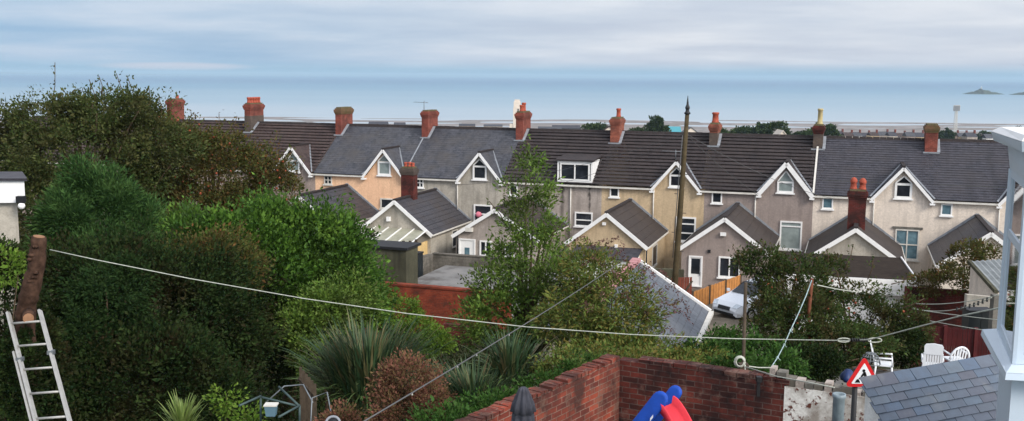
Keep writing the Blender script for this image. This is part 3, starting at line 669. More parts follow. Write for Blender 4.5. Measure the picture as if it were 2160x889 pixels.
# slate roofed garage in the garden
Fp = W(1495, 660, 34); Np = W(1458, 744, 29); ez = (Fp.z + Np.z) / 2; Fp.z = ez; Np.z = ez
Rf = W(1345, 551, 34.9); dv = (Np - Fp); dv.z = 0; dv = dv.normalized() * 8.2
perp = V((Rf.x - Fp.x, Rf.y - Fp.y, 0)); perp = perp - dv.normalized() * perp.dot(dv.normalized()); Rf = V((Fp.x + perp.x, Fp.y + perp.y, Rf.z)); Lf = V((Fp.x + 2 * perp.x, Fp.y + 2 * perp.y, ez))
ga = thing('garage', (Rf.x, Rf.y, gz(Rf.y)), 'small garden garage with pale grey slate roof and white verges behind the purple flowering bush', 'garage')
m = MB(); m.prism([Fp, Rf, Rf + dv, Fp + dv], V((0, 0, .06))); m.prism([Rf, Lf, Lf + dv, Rf + dv], V((0, 0, .06))); m.build('roof', M['garage_slate'], ga)
m = MB(); i = perp.normalized() * .18; d1 = dv.normalized() * .15
def wallq(a, b, zt): 
    n = (b - a).cross(Z_).normalized() * .1; g = 1.0
    m.hexa([V((a.x, a.y, g)) - n, V((b.x, b.y, g)) - n, V((b.x, b.y, g)) + n, V((a.x, a.y, g)) + n, V((a.x, a.y, zt)) - n, V((b.x, b.y, zt)) - n, V((b.x, b.y, zt)) + n, V((a.x, a.y, zt)) + n])
wallq(Fp + i + d1, Fp + i + dv - d1, ez + .05); wallq(Lf - i + d1, Lf - i + dv - d1, ez + .05)
for q in (d1, dv - d1):
    a, b, c = Fp + i + q, Rf + q, Lf - i + q
    m.prism([V((a.x, a.y, 1)), V((a.x, a.y, ez + .1)), b - Z_ * .05, V((c.x, c.y, ez + .1)), V((c.x, c.y, 1))], dv.normalized() * .01)
m.build('wall', M['r_grey'], ga)
m = MB(); o_ = dv.normalized() * -.06
m.beam(Rf + o_ + Z_ * .03, Fp + o_ - perp.normalized() * .03 + Z_ * .02, .14, .2); m.beam(Rf + o_ + Z_ * .03, Lf + o_ + Z_ * .02, .14, .2); m.build('verge_board', M['white'], ga)
m = MB(); m.beam(Fp - perp.normalized() * .09 + Z_ * .02, Fp + dv - perp.normalized() * .09 + Z_ * .02, .16, .12); m.build('gutter', M['offwhite'], ga)
m = MB()
for k in range(16):
    a = Rf + dv * (k / 16 + .004); b = Rf + dv * ((k + 1) / 16 - .004); m.beam(a + Z_ * .09, b + Z_ * .09, .3, .12)
m.build('ridge_tiles', M['ridge_pink'], ga)

# tall wooden pole with finial
pt = W(1450, 236, 48); pb = W(1424, 592, 48); pb = pb + (pb - pt).normalized() * 1.2
pl = thing('wooden_pole', pb, 'tall weathered wooden utility pole with pointed finial', 'pole')
k = [pt.lerp(pb, q) for q in (0, .25, .5, .75, 1)]
MB().tube(k, [.1, .118, .135, .152, .165], 12).build('pole_shaft', M['pole'], pl)
MB().lathe(pt, [(.15, -.12), (.15, -.05), (.1, 0), (.08, .08), (.11, .16), (.11, .22), (.06, .32), (.04, .5), (.012, .76)], 12).build('finial', M['iron'], pl)
for k_ in range(5):
    p = pt.lerp(pb, .32 + .1 * k_); MB().tube([p + V((-.2 if k_ % 2 else .12, 0, 0)), p + V((-.34 if k_ % 2 else .3, 0, 0))], .018, 5).build('step_bolt', M['iron'], pl)
MB().tube([pt.lerp(pb, .12) + V((-.17, -.1, 0)), pt.lerp(pb, .3) + V((-.2, -.12, 0)), pt.lerp(pb, .75) + V((-.22, -.15, 0))], .022, 5).build('pole_cable', M['cable'], pl)

def sag(p, q, s, n=14): return [p.lerp(q, i / n) - Z_ * s * 4 * (i / n) * (1 - i / n) for i in range(n + 1)]
wt = pt.lerp(pb, .11)
for lab, q, s in (('thin overhead wire from pole top down to dark pebbledashed house', T(*onT(1600, 402, .3)[:1], .3, 5.5), .25), ('thin overhead wire from pole top to pink cream house with two pot stack', T(22.5, .3, 5.4), .4),
               ('thin overhead wire from pole top to grey brown house with box dormer', T(2.2, .3, 5.3), .4), ('thin overhead wire from pole top to mottled grey house', T(-4.0, .3, 5.2), .5)):
    solo(MB().tube(sag(wt, q, s), .012, 4), 'overhead_wire', 'cable', lab, 'wire', 'overhead wires from the pole')

# lane side: block wall, gate, fence
a, b = W(1368, 566, 56.5), W(1443, 574, 56); m = MB(); 
m.hexa([V((a.x, a.y, 0)), V((b.x, b.y, 0)), V((b.x, b.y + .25, 0)), V((a.x, a.y + .25, 0)), a, V((b.x, b.y, a.z)), V((b.x, b.y + .25, a.z)), V((a.x, a.y + .25, a.z))])
solo(m, 'block_wall', 'mossy', 'dark block wall behind the foot of the tall wooden pole', 'wall')
def panel_fence(name, p0, p1, n, ztop, mat, label, boards=9, post='wood_old', proud=.02):
    th_ = thing(name, (p0.x, p0.y, gz(p0.y)), label, 'fence')
    d = (p1 - p0); d.z = 0
    for k in range(n):
        a = p0 + d * (k / n); b = p0 + d * ((k + 1) / n); m = MB(); nn = d.normalized().cross(Z_)
        for j in range(boards):
            q0 = a + (b - a) * (j / boards + .006); q1 = a + (b - a) * ((j + 1) / boards - .006); zz = ztop + random.uniform(-.02, .02)
            g0 = gz(q0.y) - .1; off = nn * (.012 * (j % 2))
            m.hexa([V((q0.x, q0.y, g0)) + off, V((q1.x, q1.y, g0)) + off, V((q1.x, q1.y, g0)) - nn * .02 + off, V((q0.x, q0.y, g0)) - nn * .02 + off,
                    V((q0.x, q0.y, zz)) + off, V((q1.x, q1.y, zz)) + off, V((q1.x, q1.y, zz)) - nn * .02 + off, V((q0.x, q0.y, zz)) - nn * .02 + off])
        m.build('panel', M[mat], th_)
    for k in range(n + 1):
        a = p0 + d * (k / n); MB().box(V((a.x, a.y, (ztop + gz(a.y)) / 2)), .12, .12, ztop - gz(a.y) + .14).build('post', M[post], th_)
    return th_
a = W(1461, 606, 54); b = W(1562, 590, 59)
panel_fence('wooden_fence', V((a.x, a.y, 0)), V((b.x, b.y, 0)), 3, (a.z + b.z) / 2, 'wood_orange', 'orange brown timber panel fence beside the white car', 12)
a = W(1416, 586, 53); b = W(1460, 590, 53.2)
g_ = thing('wooden_gate', (a.x, a.y, .3), 'red brown timber gate at the foot of the tall pole', 'gate'); m = MB()
for j in range(8):
    q0 = a.lerp(b, j / 8 + .01); q1 = a.lerp(b, (j + 1) / 8 - .01); m.box(V(((q0.x + q1.x) / 2, q0.y, (a.z + .2) / 2)), (q1.x - q0.x), .03, a.z - .2)
m.build('gate_boards', M['wood_gate'], g_); MB().beam(V((a.x, a.y - .04, .5)), V((b.x, b.y - .04, a.z - .2)), .04, .1).build('brace', M['wood_old'], g_)

# white car
def car(loc, yaw, label):
    r = thing('car', loc, label, 'car'); c, s = math.cos(yaw), math.sin(yaw); L = V(loc)
    def P(x, y, z): return L + V((x * c - y * s, x * s + y * c, z)) * 1.14
    secs = [(2.16, .66, .32, .5, .56, .5), (2.1, .78, .24, .6, .68, .6), (1.9, .87, .22, .74, .83, .76), (1.3, .9, .24, .9, .98, .8), (.98, .9, .24, .95, 1.04, .8),
            (.1, .9, .24, 1.0, 1.52, .6), (-.4, .9, .24, 1.0, 1.6, .6), (-1.4, .9, .24, 1.0, 1.57, .6), (-2.0, .88, .24, 1.0, 1.15, .68), (-2.12, .82, .3, .8, .9, .66)]
    vs = []; n = 10
    for (x, w, zb, zs, zt, wt_) in secs:
        ring = [(-w * .92, zb), (-w, zb + .16), (-w, (zb + zs) / 2), (-w * .97, zs), (-wt_, zt - .03), (-wt_ * .5, zt), (0, zt + .015), (wt_ * .5, zt), (wt_, zt - .03), (w * .97, zs), (w, (zb + zs) / 2), (w, zb + .16), (w * .92, zb)]
        n = len(ring); vs += [P(x, y, z) for y, z in ring]
    fs = [(i * n + k, i * n + k + 1, (i + 1) * n + k + 1, (i + 1) * n + k) for i in range(len(secs) - 1) for k in range(n - 1)]
    fs += [tuple(range(n))[::-1], tuple(range((len(secs) - 1) * n, len(secs) * n))]
    m = MB(); m.add(vs, fs, False); body = m.build('body', M['car'], r)
    m = MB(); m.prism([P(.97, -.66, 1.07), P(.97, .66, 1.07), P(.17, .54, 1.5), P(.17, -.54, 1.5)], P(.012, 0, .02) - L); m.build('windscreen', M['glass'], r)
    for sg in (-1, 1):
        m = MB(); m.add([P(.72, sg * .865, 1.05), P(-.45, sg * .878, 1.06), P(-.45, sg * .655, 1.5), P(.2, sg * .655, 1.47)], [(0, 1, 2, 3)]); m.add([P(-.52, sg * .878, 1.06), P(-1.75, sg * .868, 1.06), P(-1.45, sg * .665, 1.47), P(-.52, sg * .657, 1.5)], [(0, 1, 2, 3)]); m.build('side_window', M['glass'], r)
        m = MB(); m.prism([P(2.1, sg * .45, .62), P(2.09, sg * .74, .62), P(1.86, sg * .86, .76), P(1.9, sg * .55, .8)], P(.03, 0, .03) - L); m.build('headlight', M['lamp'], r)
        m = MB(); m.box(P(.85, sg * 1.0, 1.08), .16, .2, .14); m.build('wing_mirror', M['car'], r)
        for x in (1.35, -1.35):
            yv = P(0, 1, 0) - L; m = MB(); m.tube([P(x, sg * .72, .32), P(x, sg * .92, .32)], .32, 18); w_ = m.build('wheel', M['tyre'], r); MB().tube([P(x, sg * .9, .32), P(x, sg * .935, .32)], .19, 14).build('rim', M['alu'], w_)
    m = MB(); m.prism([P(2.17, -.36, .5), P(2.17, .36, .5), P(2.11, .36, .66), P(2.11, -.36, .66)], P(.03, 0, 0) - L); m.build('grille', M['iron'], r)
    m = MB(); m.prism([P(2.14, -.6, .27), P(2.14, .6, .27), P(2.17, .6, .4), P(2.17, -.6, .4)], P(.03, 0, 0) - L); m.build('bumper_intake', M['iron'], r)
cp = W(1585, 655, 51.2); car((cp.x + .5, cp.y + 1.0, gz(cp.y + 1) + .01), math.radians(214), 'white car parked nose out beside the orange fence, half hidden by a tree')

# flat garage with white fascia
L0, L1 = W(1648, 582, 45.5), W(1940, 590, 44); zt = (L0.z + L1.z) / 2
fx = V((L1.x - L0.x, L1.y - L0.y, 0)).normalized(); fn = V((-fx.y, fx.x, 0)); ln = (V((L1.x - L0.x, L1.y - L0.y, 0))).length
gr = thing('garage', (L0.x, L0.y, gz(45)), 'flat roofed garage with wide white fascia boards', 'garage')
def gb(u0, u1, v0, v1, z0, z1):
    o = V((L0.x, L0.y, 0)); P = lambda u, v, z: o + fx * u + fn * v + Z_ * z
    return [P(u0, v0, z0), P(u1, v0, z0), P(u1, v1, z0), P(u0, v1, z0), P(u0, v0, z1), P(u1, v0, z1), P(u1, v1, z1), P(u0, v1, z1)]
m = MB()
for k in range(3): m.hexa(gb(0, ln, -.02 * (k % 2), .06, zt - .72 + .245 * k, zt - .72 + .245 * k + .235))
m.hexa(gb(ln - .06, ln, .06, 6.4, zt - .7, zt + .01)); m.build('fascia', M['white'], gr)
MB().hexa(gb(.05, ln - .07, .07, 6.4, zt - .3, zt - .05)).build('roof', M['felt_dark'], gr)
m = MB(); m.hexa(gb(.3, ln - .55, .35, .55, .4, zt - .723)); m.hexa(gb(ln - .75, ln - .55, .56, 6.0, .4, zt - .31)); m.hexa(gb(.3, .5, .56, 6.0, .4, zt - .31)); m.build('wall', M['r_white'], gr)
m = MB()
for k in range(14): m.hexa(gb(1.0 + k * .29, 1.27 + k * .29, .3, .348, .6, zt - 1.0))
m.build('garage_door', M['white'], gr)
a, b = W(1913, 606, 43.5), W(2060, 612, 42.6); m = MB(); m.hexa([V((a.x, a.y, .5)), V((b.x, b.y, .5)), V((b.x, b.y + .25, .5)), V((a.x, a.y + .25, .5)), V((a.x, a.y, a.z)), V((b.x, b.y, a.z)), V((b.x, b.y + .25, a.z)), V((a.x, a.y + .25, a.z))])
solo(m, 'brick_wall', 'b_dark', 'dark red brick wall to the right of the white fascia garage', 'wall')

# right hand shed with corrugated roof
c0 = W(2101, 617, 37); c1 = W(2044, 553, 41); dx = V((.94, .33, 0)).normalized() * 4
sh = thing('shed', (c0.x, c0.y, gz(37)), 'pebbledashed shed with grey corrugated lean-to roof beside the bay window', 'shed')
m = MB(); N0 = 14
for k in range(N0):
    a = c0 + dx * (k / N0); b = c0 + dx * ((k + 1) / N0); c = c1 + dx * ((k + 1) / N0); d = c1 + dx * (k / N0); md = (a + b) / 2; mc = (c + d) / 2
    m.add([a, md + Z_ * .05, mc + Z_ * .05, d], [(0, 1, 2, 3)]); m.add([md + Z_ * .05, b, c, mc + Z_ * .05], [(0, 1, 2, 3)])
m.build('roof', M['corr'], sh)
MB().beam(c0 + Z_ * .02, c1 + Z_ * .02, .12, .14).build('verge', M['mossy'], sh)
m = MB(); q = dx.normalized() * .1
m.prism([V((c0.x, c0.y, 1)) + q, c0 + q - Z_ * .06, c1 + q - Z_ * .06, V((c1.x, c1.y, 1)) + q], q * 1.5)
a = c0 + V((.3, .3, 0)); m.prism([V((a.x, a.y, 1)), V((a.x, a.y, c0.z - .05)), V((a.x, a.y, c0.z - .05)) + dx, V((a.x, a.y, 1)) + dx], V((-.05, .2, 0))); m.build('wall', M['r_cream'], sh)
a = W(2040, 622, 36.4); b = W(2096, 622, 36); m = MB(); m.hexa([V((a.x, a.y, 2)), V((b.x, b.y, 2)), V((b.x, b.y + .2, 2)), V((a.x, a.y + .2, 2)), V((a.x, a.y, a.z)), V((b.x, b.y, a.z)), V((b.x, b.y + .2, a.z)), V((a.x, a.y + .2, a.z))])
solo(m, 'low_wall', 'r_grey', 'short pebbledashed wall between black bins and corrugated roof shed', 'wall')
for k, px in enumerate((2050, 2076)):
    a = W(px, 656, 34.5); b = thing('wheelie_bin', (a.x, a.y, gz(34.5)), ('dark wheelie bin against the pebbledashed wall, the one farther from bay window', 'dark wheelie bin against the pebbledashed wall, the one nearer the bay window')[k], 'bin', 'wheelie bins by the red fence')
    MB().hexa([V((a.x + i_ * .2, a.y + j_ * .25, gz(34.5))) for i_, j_ in ((-1, -1), (1, -1), (1, 1), (-1, 1))] + [V((a.x + i_ * .21, a.y + j_ * .27, a.z)) for i_, j_ in ((-1, -1), (1, -1), (1, 1), (-1, 1))]).build('bin_body', M['dark_hole'], b)
    MB().box((a.x, a.y, a.z + .04), .46, .58, .07).build('lid', M['iron'], b); MB().tube([V((a.x - .18, a.y + .33, a.z)), V((a.x + .18, a.y + .33, a.z))], .02, 6).build('handle', M['iron'], b)
a = W(2102, 622, 33.5); solo(MB().box((a.x, a.y, (a.z + 2.5) / 2), .28, .28, a.z - 2.5), 'gate_pillar', 'concrete', 'pale rendered pillar beside the black bins under the corrugated roof', 'pillar')
# patio + red fence + plastic chairs
tag(MB().hexa([V((7.5, 21, 2)), V((16, 21, 2)), V((16, 27.3, 2)), V((7.5, 27.3, 2)), V((7.5, 21, 5.15)), V((16, 21, 5.15)), V((16, 27.3, 5.15)), V((7.5, 27.3, 5.15))]).build('patio', M['conc']), kind='structure')
a = W(1930, 690, 33.4); b = W(2125, 697, 32.6)
panel_fence('wooden_fence', V((a.x, a.y, 0)), V((b.x, b.y, 0)), 3, (a.z + b.z) / 2, 'wood_red', 'dark red vertical board fence behind the white plastic chairs', 12, 'wood_red')
def chair(loc, yaw, label, rounded=False, back=.62):
    r = thing('garden_chair', loc, label, 'chair', 'white plastic garden chairs'); L = V(loc); c, s = math.cos(yaw), math.sin(yaw)
    P = lambda x, y, z: L + V((x * c - y * s, x * s + y * c, z))
    X = V((c, s, 0)); Yv = V((-s, c, 0))
    MB().box(P(0, 0, .42), .48, .46, .035, X, Yv).build('seat', M['plastic'], r)
    for i_ in (-1, 1):
        for j_ in (-1, 1): MB().tube([P(i_ * .21, j_ * .2, .41), P(i_ * .25, j_ * .24, 0)], [.028, .02], 8).build('leg', M['plastic'], r)
        MB().tube([P(i_ * .26, .22, .62), P(i_ * .26, -.2, .64), P(i_ * .24, -.22, .42)], .026, 8).build('armrest', M['plastic'], r)
    m = MB(); up = V((-s * .22, c * .22, 1)).normalized()
    if not rounded:
        for k in range(7): m.box(P(-.195 + k * .065, .23, .43) + up * (back * .3), .052, .02, back * .6, X, up.cross(X), up)
        o = P(0, .23, .43); nn = up.cross(X) * .022
        pr = [(-.23, .55), (-.24, .9), (-.2, 1.0), (0, 1.04), (.2, 1.0), (.24, .9), (.23, .55)]
        m.prism([o + X * q + up * (back * w_) for q, w_ in pr], nn); m.box(o - X * .235 + up * (back * .3), .03, .03, back * .6, X, up.cross(X), up); m.box(o + X * .235 + up * (back * .3), .03, .03, back * .6, X, up.cross(X), up)
    else:
        o = P(0, .23, .43); arc = [o + X * (.27 * math.cos(q)) + up * (.06 + .36 * math.sin(q)) for q in np.linspace(0, math.pi, 13)]
        m.tube(arc, .03, 8)
        for k in range(5):
            q = -.16 + k * .08; m.beam(o + X * q, o + X * q + up * (.06 + .36 * math.sqrt(max(0, 1 - (q / .27) ** 2))), .035, .02, Yv)
    m.build('backrest', M['plastic'], r)
p = W(1966, 768, 26.3); chair((p.x, p.y, 5.154), math.radians(160), 'white plastic garden chair with tall slatted back by the red fence', back=.68)
p = W(2012, 780, 26.9); chair((p.x, p.y, 5.154), math.radians(185), 'white plastic chair with rounded low back showing just above the slates', True)
p = W(1864, 770, 26.4); chair((p.x, p.y, 5.154), math.radians(70), 'white plastic garden chair turned sideways under the dark shrub behind the road sign')
p = W(1836, 768, 24.5)
m = MB()
for k in range(9):
    q = k * math.pi / 8; m.tube([V((p.x + .24 * math.cos(w_) * math.cos(q), p.y + .24 * math.cos(w_) * math.sin(q), p.z + .3 * math.sin(w_))) for w_ in np.linspace(0, math.pi, 9)], .008, 4)
for z in (.02, .12, .2, .27): m.tube([V((p.x + .25 * math.sqrt(max(.02, 1 - (z / .31) ** 2)) * math.cos(w_), p.y + .25 * math.sqrt(max(.02, 1 - (z / .31) ** 2)) * math.sin(w_), p.z + z)) for w_ in np.linspace(0, 2 * math.pi, 17)], .008, 4)
solo(m, 'wire_basket', 'grey_metal', 'domed wire basket next to the sideways white chair', 'basket')
p = W(1790, 772, 21.5); m = MB(); rr = random.Random(3)
m.lathe(p - Z_ * .34, [(.15, 0), (.17, .06), (.13, .15), (.1, .18), (.04, .26)], 14, .3, 3); solo(m, 'tarpaulin_bundle', 'blue_bag', 'crumpled blue tarpaulin bundle in shade behind the road sign', 'bundle')

# ------------------------------------------------------------------ near yard: brick walls
Cc = W(1308, 752, 17.6); wz = Cc.z
A0 = atz(985, 897, wz); A1 = atz(1345, 757, wz); A2 = atz(1655, 801, wz); A3 = atz(1830, 824, wz)
def wall_run(a, b, z0, z1, th_, side, mb=None, coping=True):
    mb = mb or MB(); d = V((b.x - a.x, b.y - a.y, 0)).normalized(); n = d.cross(Z_) * th_ * side
    a = V((a.x, a.y, 0)); b = V((b.x, b.y, 0))
    mb.hexa([a + Z_ * z0, b + Z_ * z0, b + n + Z_ * z0, a + n + Z_ * z0, a + Z_ * z1, b + Z_ * z1, b + n + Z_ * z1, a + n + Z_ * z1])
    return mb
# left wall: top course worn bricks as geometry
m = wall_run(Cc, A0, 5.5, wz - .08, .26, 1)
d = V((A0.x - Cc.x, A0.y - Cc.y, 0)); L = d.length; d.normalize(); n = d.cross(Z_); k = 0; rr = random.Random(5)
while k < L - .1:
    w_ = .112; c = V((Cc.x, Cc.y, wz - .04)) + d * (k + w_ / 2) + n * (.13 + rr.uniform(-.012, .012))
    if rr.random() > .03: m.box(c + Z_ * rr.uniform(-.012, .012), .27, w_ - .012, .078, n, -d)
    k += w_
solo(m, 'brick_wall', 'b_yard', 'old red brick yard wall with worn orange top behind the closed parasol', 'wall')
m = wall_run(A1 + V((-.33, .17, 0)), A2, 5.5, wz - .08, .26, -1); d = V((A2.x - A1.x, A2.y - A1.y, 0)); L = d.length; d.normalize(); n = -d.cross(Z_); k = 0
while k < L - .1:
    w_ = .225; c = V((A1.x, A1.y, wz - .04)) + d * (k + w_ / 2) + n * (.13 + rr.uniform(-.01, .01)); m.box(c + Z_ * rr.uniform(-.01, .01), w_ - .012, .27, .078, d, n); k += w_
solo(m, 'brick_wall', 'b_yard_shaded', 'weathered brick yard wall with shade painted into its colour behind the blue and red slide', 'wall')
m = wall_run(A2 + d * .004, A3 + d * .6, 5.5, wz - .12, .26, -1)
solo(m, 'brick_wall', 'b_painted', 'flaking white painted end of the brick wall behind the grey flue', 'wall')
dd = V((A3.x - A2.x, A3.y - A2.y, 0)); k = 0
for i_ in range(11):
    q = A2 + dd * (-.16 + i_ * .115) + n * .13; w_ = rr.uniform(.06, .17); h_ = rr.uniform(.05, .17)
    solo(MB().box((q.x, q.y, (wz - .118 if i_ > 1 else wz + .014) + h_ / 2), w_, .22, h_, d, n), 'coping_stone', ('r_greybrown', 'concrete', 'block')[i_ % 3], 'small pale block standing in the gappy row along the whitewashed wall top', 'stone', 'pale blocks along the wall top')
# grey flue
p = W(1770, 838, 14.3); m = MB(); m.lathe(V((p.x, p.y, 5.8)), [(.085, 0), (.085, p.z - 5.8 - .02), (.098, p.z - 5.8), (.098, p.z - 5.8 + .05), (.075, p.z - 5.8 + .05), (.07, p.z - 5.8 - .2)], 20)
solo(m, 'flue_pipe', 'galv', 'grey metal flue pipe with open top before the whitewashed wall', 'flue')
p = W(1601, 800, 16.2); m = MB(); m.box((p.x, p.y, p.z), .09, .1, .09); m.box((p.x, p.y + .02, p.z - .17), .05, .05, .26); solo(m, 'wall_lamp', 'iron', 'small dark lantern fixed on the brick wall right of the rope post', 'lamp')
# road sign on black pole
pc = W(1822, 795, 13.0)
sg = thing('road_sign', (pc.x - .08, pc.y, 5.9), 'red bordered triangular roadworks sign on a black pole', 'sign')
def tri(r, y, rad=.12):
    pts = []
    for k in range(3):
        a = math.pi / 2 + k * 2 * math.pi / 3; c = V((math.cos(a), 0, math.sin(a))) * (r * (1 - rad * 2))
        for j in range(-3, 4):
            b = a + j * math.pi / 9; pts.append(pc + V((0, y, 0)) + c + V((math.cos(b), 0, math.sin(b))) * (r * rad))
    return pts
sr = .285
MB().prism(tri(sr, 0)[::-1], (0, .02, 0)).build('sign_border', M['sign_red'], sg)
MB().prism(tri(sr * .68, -.006, .05)[::-1], (0, .005, 0)).build('sign_face', M['sign_white'], sg)
m = MB(); y0 = -.012; S = lambda x, z: pc + V((x * sr, y0, z * sr)); e_ = V((0, .005, 0))
def blob(x, z, r): m.prism([S(x + r * math.cos(q), z + r * math.sin(q)) for q in np.linspace(0, 2 * math.pi, 13)[:-1]][::-1] and [S(x + r * math.cos(q), z - r * math.sin(q)) for q in np.linspace(0, 2 * math.pi, 13)[:-1]][::-1], e_)
blob(-.02, .3, .07)
m.prism([S(-.05, .24), S(.07, .23), S(.14, .02), S(.02, -.04)], e_); m.prism([S(.02, -.035), S(.14, .02), S(.2, -.28), S(.12, -.28), S(.09, -.1)], e_); m.prism([S(.0, -.03), S(.08, -.05), S(.0, -.28), S(-.08, -.28)], e_)
m.prism([S(-.04, .2), S(.02, .18), S(-.1, .02), S(-.15, .04)], e_); m.prism([S(.02, .1), S(-.22, -.12), S(-.25, -.09), S(0, .14)], e_)
m.prism([S(-.42, -.28), S(-.16, -.28), S(-.24, -.13), S(-.32, -.11)], e_)
m.build('digging_figure', M['sign_black'], sg)
MB().tube([V((pc.x - .09, pc.y + .06, 5.9)), V((pc.x - .09, pc.y + .06, pc.z + .1))], .036, 12).build('sign_pole', M['iron'], sg)
# rope post, grey pole, rusty pole
p = W(1566, 765, 17.2); st = thing('wooden_post', (p.x, p.y, 5.8), 'short wooden post with a white rope coil at the brick wall top', 'post')
MB().box((p.x + .02, p.y, (p.z - .02 + 5.8) / 2), .16, .16, p.z - 5.82).build('post_body', M['wood_old'], st)
m = MB(); q = W(1561, 764, 17.0)
for j in range(3): m.tube([V((q.x + (.07 + .012 * j) * math.cos(w_), q.y + .01 * j, q.z + (.08 + .01 * j) * math.sin(w_))) for w_ in np.linspace(0, 2 * math.pi, 15)], .014, 6)
m.tube([q + V((.09, 0, -.05)), q + V((.1, -.02, -.3)), W(1571, 815, 17.0)], .012, 5); m.build('rope_coil', M['rope'], st)
a, b = W(1573, 596, 18.2), W(1571, 770, 17.9); solo(MB().tube([a, V((b.x, b.y, 5.2))], .032, 8), 'washing_line_pole', 'wood_old', 'thin straight grey pole standing behind the rope post', 'pole')
a, b = W(1713, 588, 27.3), W(1705, 775, 27.3); b.z = gz(27.3); solo(MB().tube([a, b.lerp(a, .75) + V((-.05, 0, 0)), b.lerp(a, .5) + V((.03, 0, 0)), b.lerp(a, .25) + V((-.03, 0, 0)), b], [.045, .05, .055, .06, .06], 8), 'washing_line_pole', 'rust', 'rusty brown pole rising through the dark shrub', 'pole')
rp = [W(1712, 592, 27.2), W(1700, 625, 26), W(1685, 660, 24.5), W(1667, 698, 22.5), W(1654, 728, 21), W(1640, 755, 19.5), W(1626, 776, 18)]; m = MB(); m.tube(rp, [.016, .015, .014, .012, .012, .011, .01], 6)
for q in (3, 4, 5): m.lathe(rp[q] - Z_ * .03, [(.008, 0), (.026, .02), (.03, .035), (.01, .06)], 8); m.tube([rp[q], rp[q] + V((.06, 0, -.05))], .008, 5)
solo(m, 'blue_rope', 'rope_blue', 'knotted pale blue rope hanging from the rusty pole', 'rope')
solo(MB().tube([W(1626, 776, 18), W(1600, 776, 17.6), W(1570, 772, 17.1)], .012, 5), 'tether_rope', 'rope', 'short pale rope joining blue rope and wooden post', 'rope')
solo(MB().tube([W(1572, 774, 17), W(1640, 795, 16.2), W(1700, 806, 15.4), W(1760, 818, 14.8)], .01, 5), 'tether_rope', 'rope', 'pale rope running along the wall top towards the whitewashed end', 'rope')

# washing line across the picture
pts = [W(105, 527, 15.3), W(205, 549, 15.2), W(400, 588, 15.0), W(640, 630, 14.7), W(860, 662, 14.4), W(1110, 690, 14.1), W(1330, 706, 13.8), W(1550, 715, 13.5), W(1785, 719, 13.2), W(1835, 717, 12.8), W(1940, 689, 11.6), W(2030, 666, 10.4), W(2118, 648, 9.2)]
m = MB(); m.tube(pts, .0078, 6)
kn = pts[8]
wl_ = solo(m, 'washing_line', 'rope', 'long pale washing line stretched from lopped trunk across to the bay window', 'rope')
for cx_, rx in ((1780, .055), (1845, .06)):
    m = MB(); q = W(cx_, 718, 13); m.tube([q + V((rx * 1.6 * math.cos(w_), 0, rx * .5 * math.sin(w_))) for w_ in np.linspace(0, 2 * math.pi, 15)], .008, 5); m.build('rope_loop', M['rope'], wl_)

m = MB()
for j in range(7): q = W(1798 + j * 5, 717, 12.98); m.tube([q + V((.012 * math.cos(w_), .01 * math.sin(w_), .025 * math.sin(w_ * 2) - .005)) for w_ in np.linspace(0, 6, 7)], .012, 5)
m.build('dark_binding', M['iron'], wl_)
m = MB(); pts = sag(W(745, 903, 9.5), W(1322, 545, 24), .05, 20); m.tube(pts, .009, 5); dl = solo(m, 'cable_line', 'cable', 'thin grey cable rising diagonally in front of the conical tree', 'cable')
m = MB()
for k in (2, 4, 5, 7): m.lathe(pts[k] - Z_ * .035, [(.004, 0), (.012, .012), (.006, .03)], 8)
m.build('water_drops', M['alu'], dl)
for (a, b, s, lab) in ((W(1932, 641, 34), W(2108, 622, 30), .12, 'upper washing line sagging between garage and shed'), (W(1925, 650, 34), W(2092, 628, 30), .25, 'second washing line with pegs between garage and shed'),
                     (W(1924, 652, 33), W(2112, 676, 28), .02, 'thin line sloping down from the garage corner to the bay sill'), (W(1915, 668, 32), W(2095, 700, 27), .02, 'lowest thin line in front of the dark red fence'), (W(1725, 602, 21), W(1850, 618, 33), .05, 'short washing line from rusty pole towards the garage')):
    o = solo(MB().tube(sag(a, b, s), .014, 5), 'washing_line', 'rope', lab, 'rope', 'washing lines in the right hand yard')
    if 'pegs' in lab:
        pp = sag(a, b, s, 20)
        for k in range(12, 20): MB().box(pp[k], .05, .03, .14).build('peg', M['iron'], o)

# parasol
p = W(1104, 817, 12.6); u = thing('closed_parasol', (p.x, p.y, 6.0), 'closed charcoal garden parasol in front of the brick wall', 'parasol')
m = MB(); m.lathe(p, [(.1, -1.3), (.135, -1.0), (.15, -.62), (.125, -.36), (.118, -.34)][::1] + [(.15, -.33), (.128, -.22), (.085, -.1), (.062, -.045), (.055, -.02), (.03, .0)], 64, .17, 8); m.build('canopy', M['umb'], u)
MB().tube([V((p.x, p.y, 6.0)), p - Z_ * .05], .022, 8).build('parasol_pole', M['grey_metal'], u); MB().lathe(V((p.x, p.y, 6.0)), [(.24, 0), (.24, .06), (.05, .1), (.035, .3)], 16).build('base', M['iron'], u)
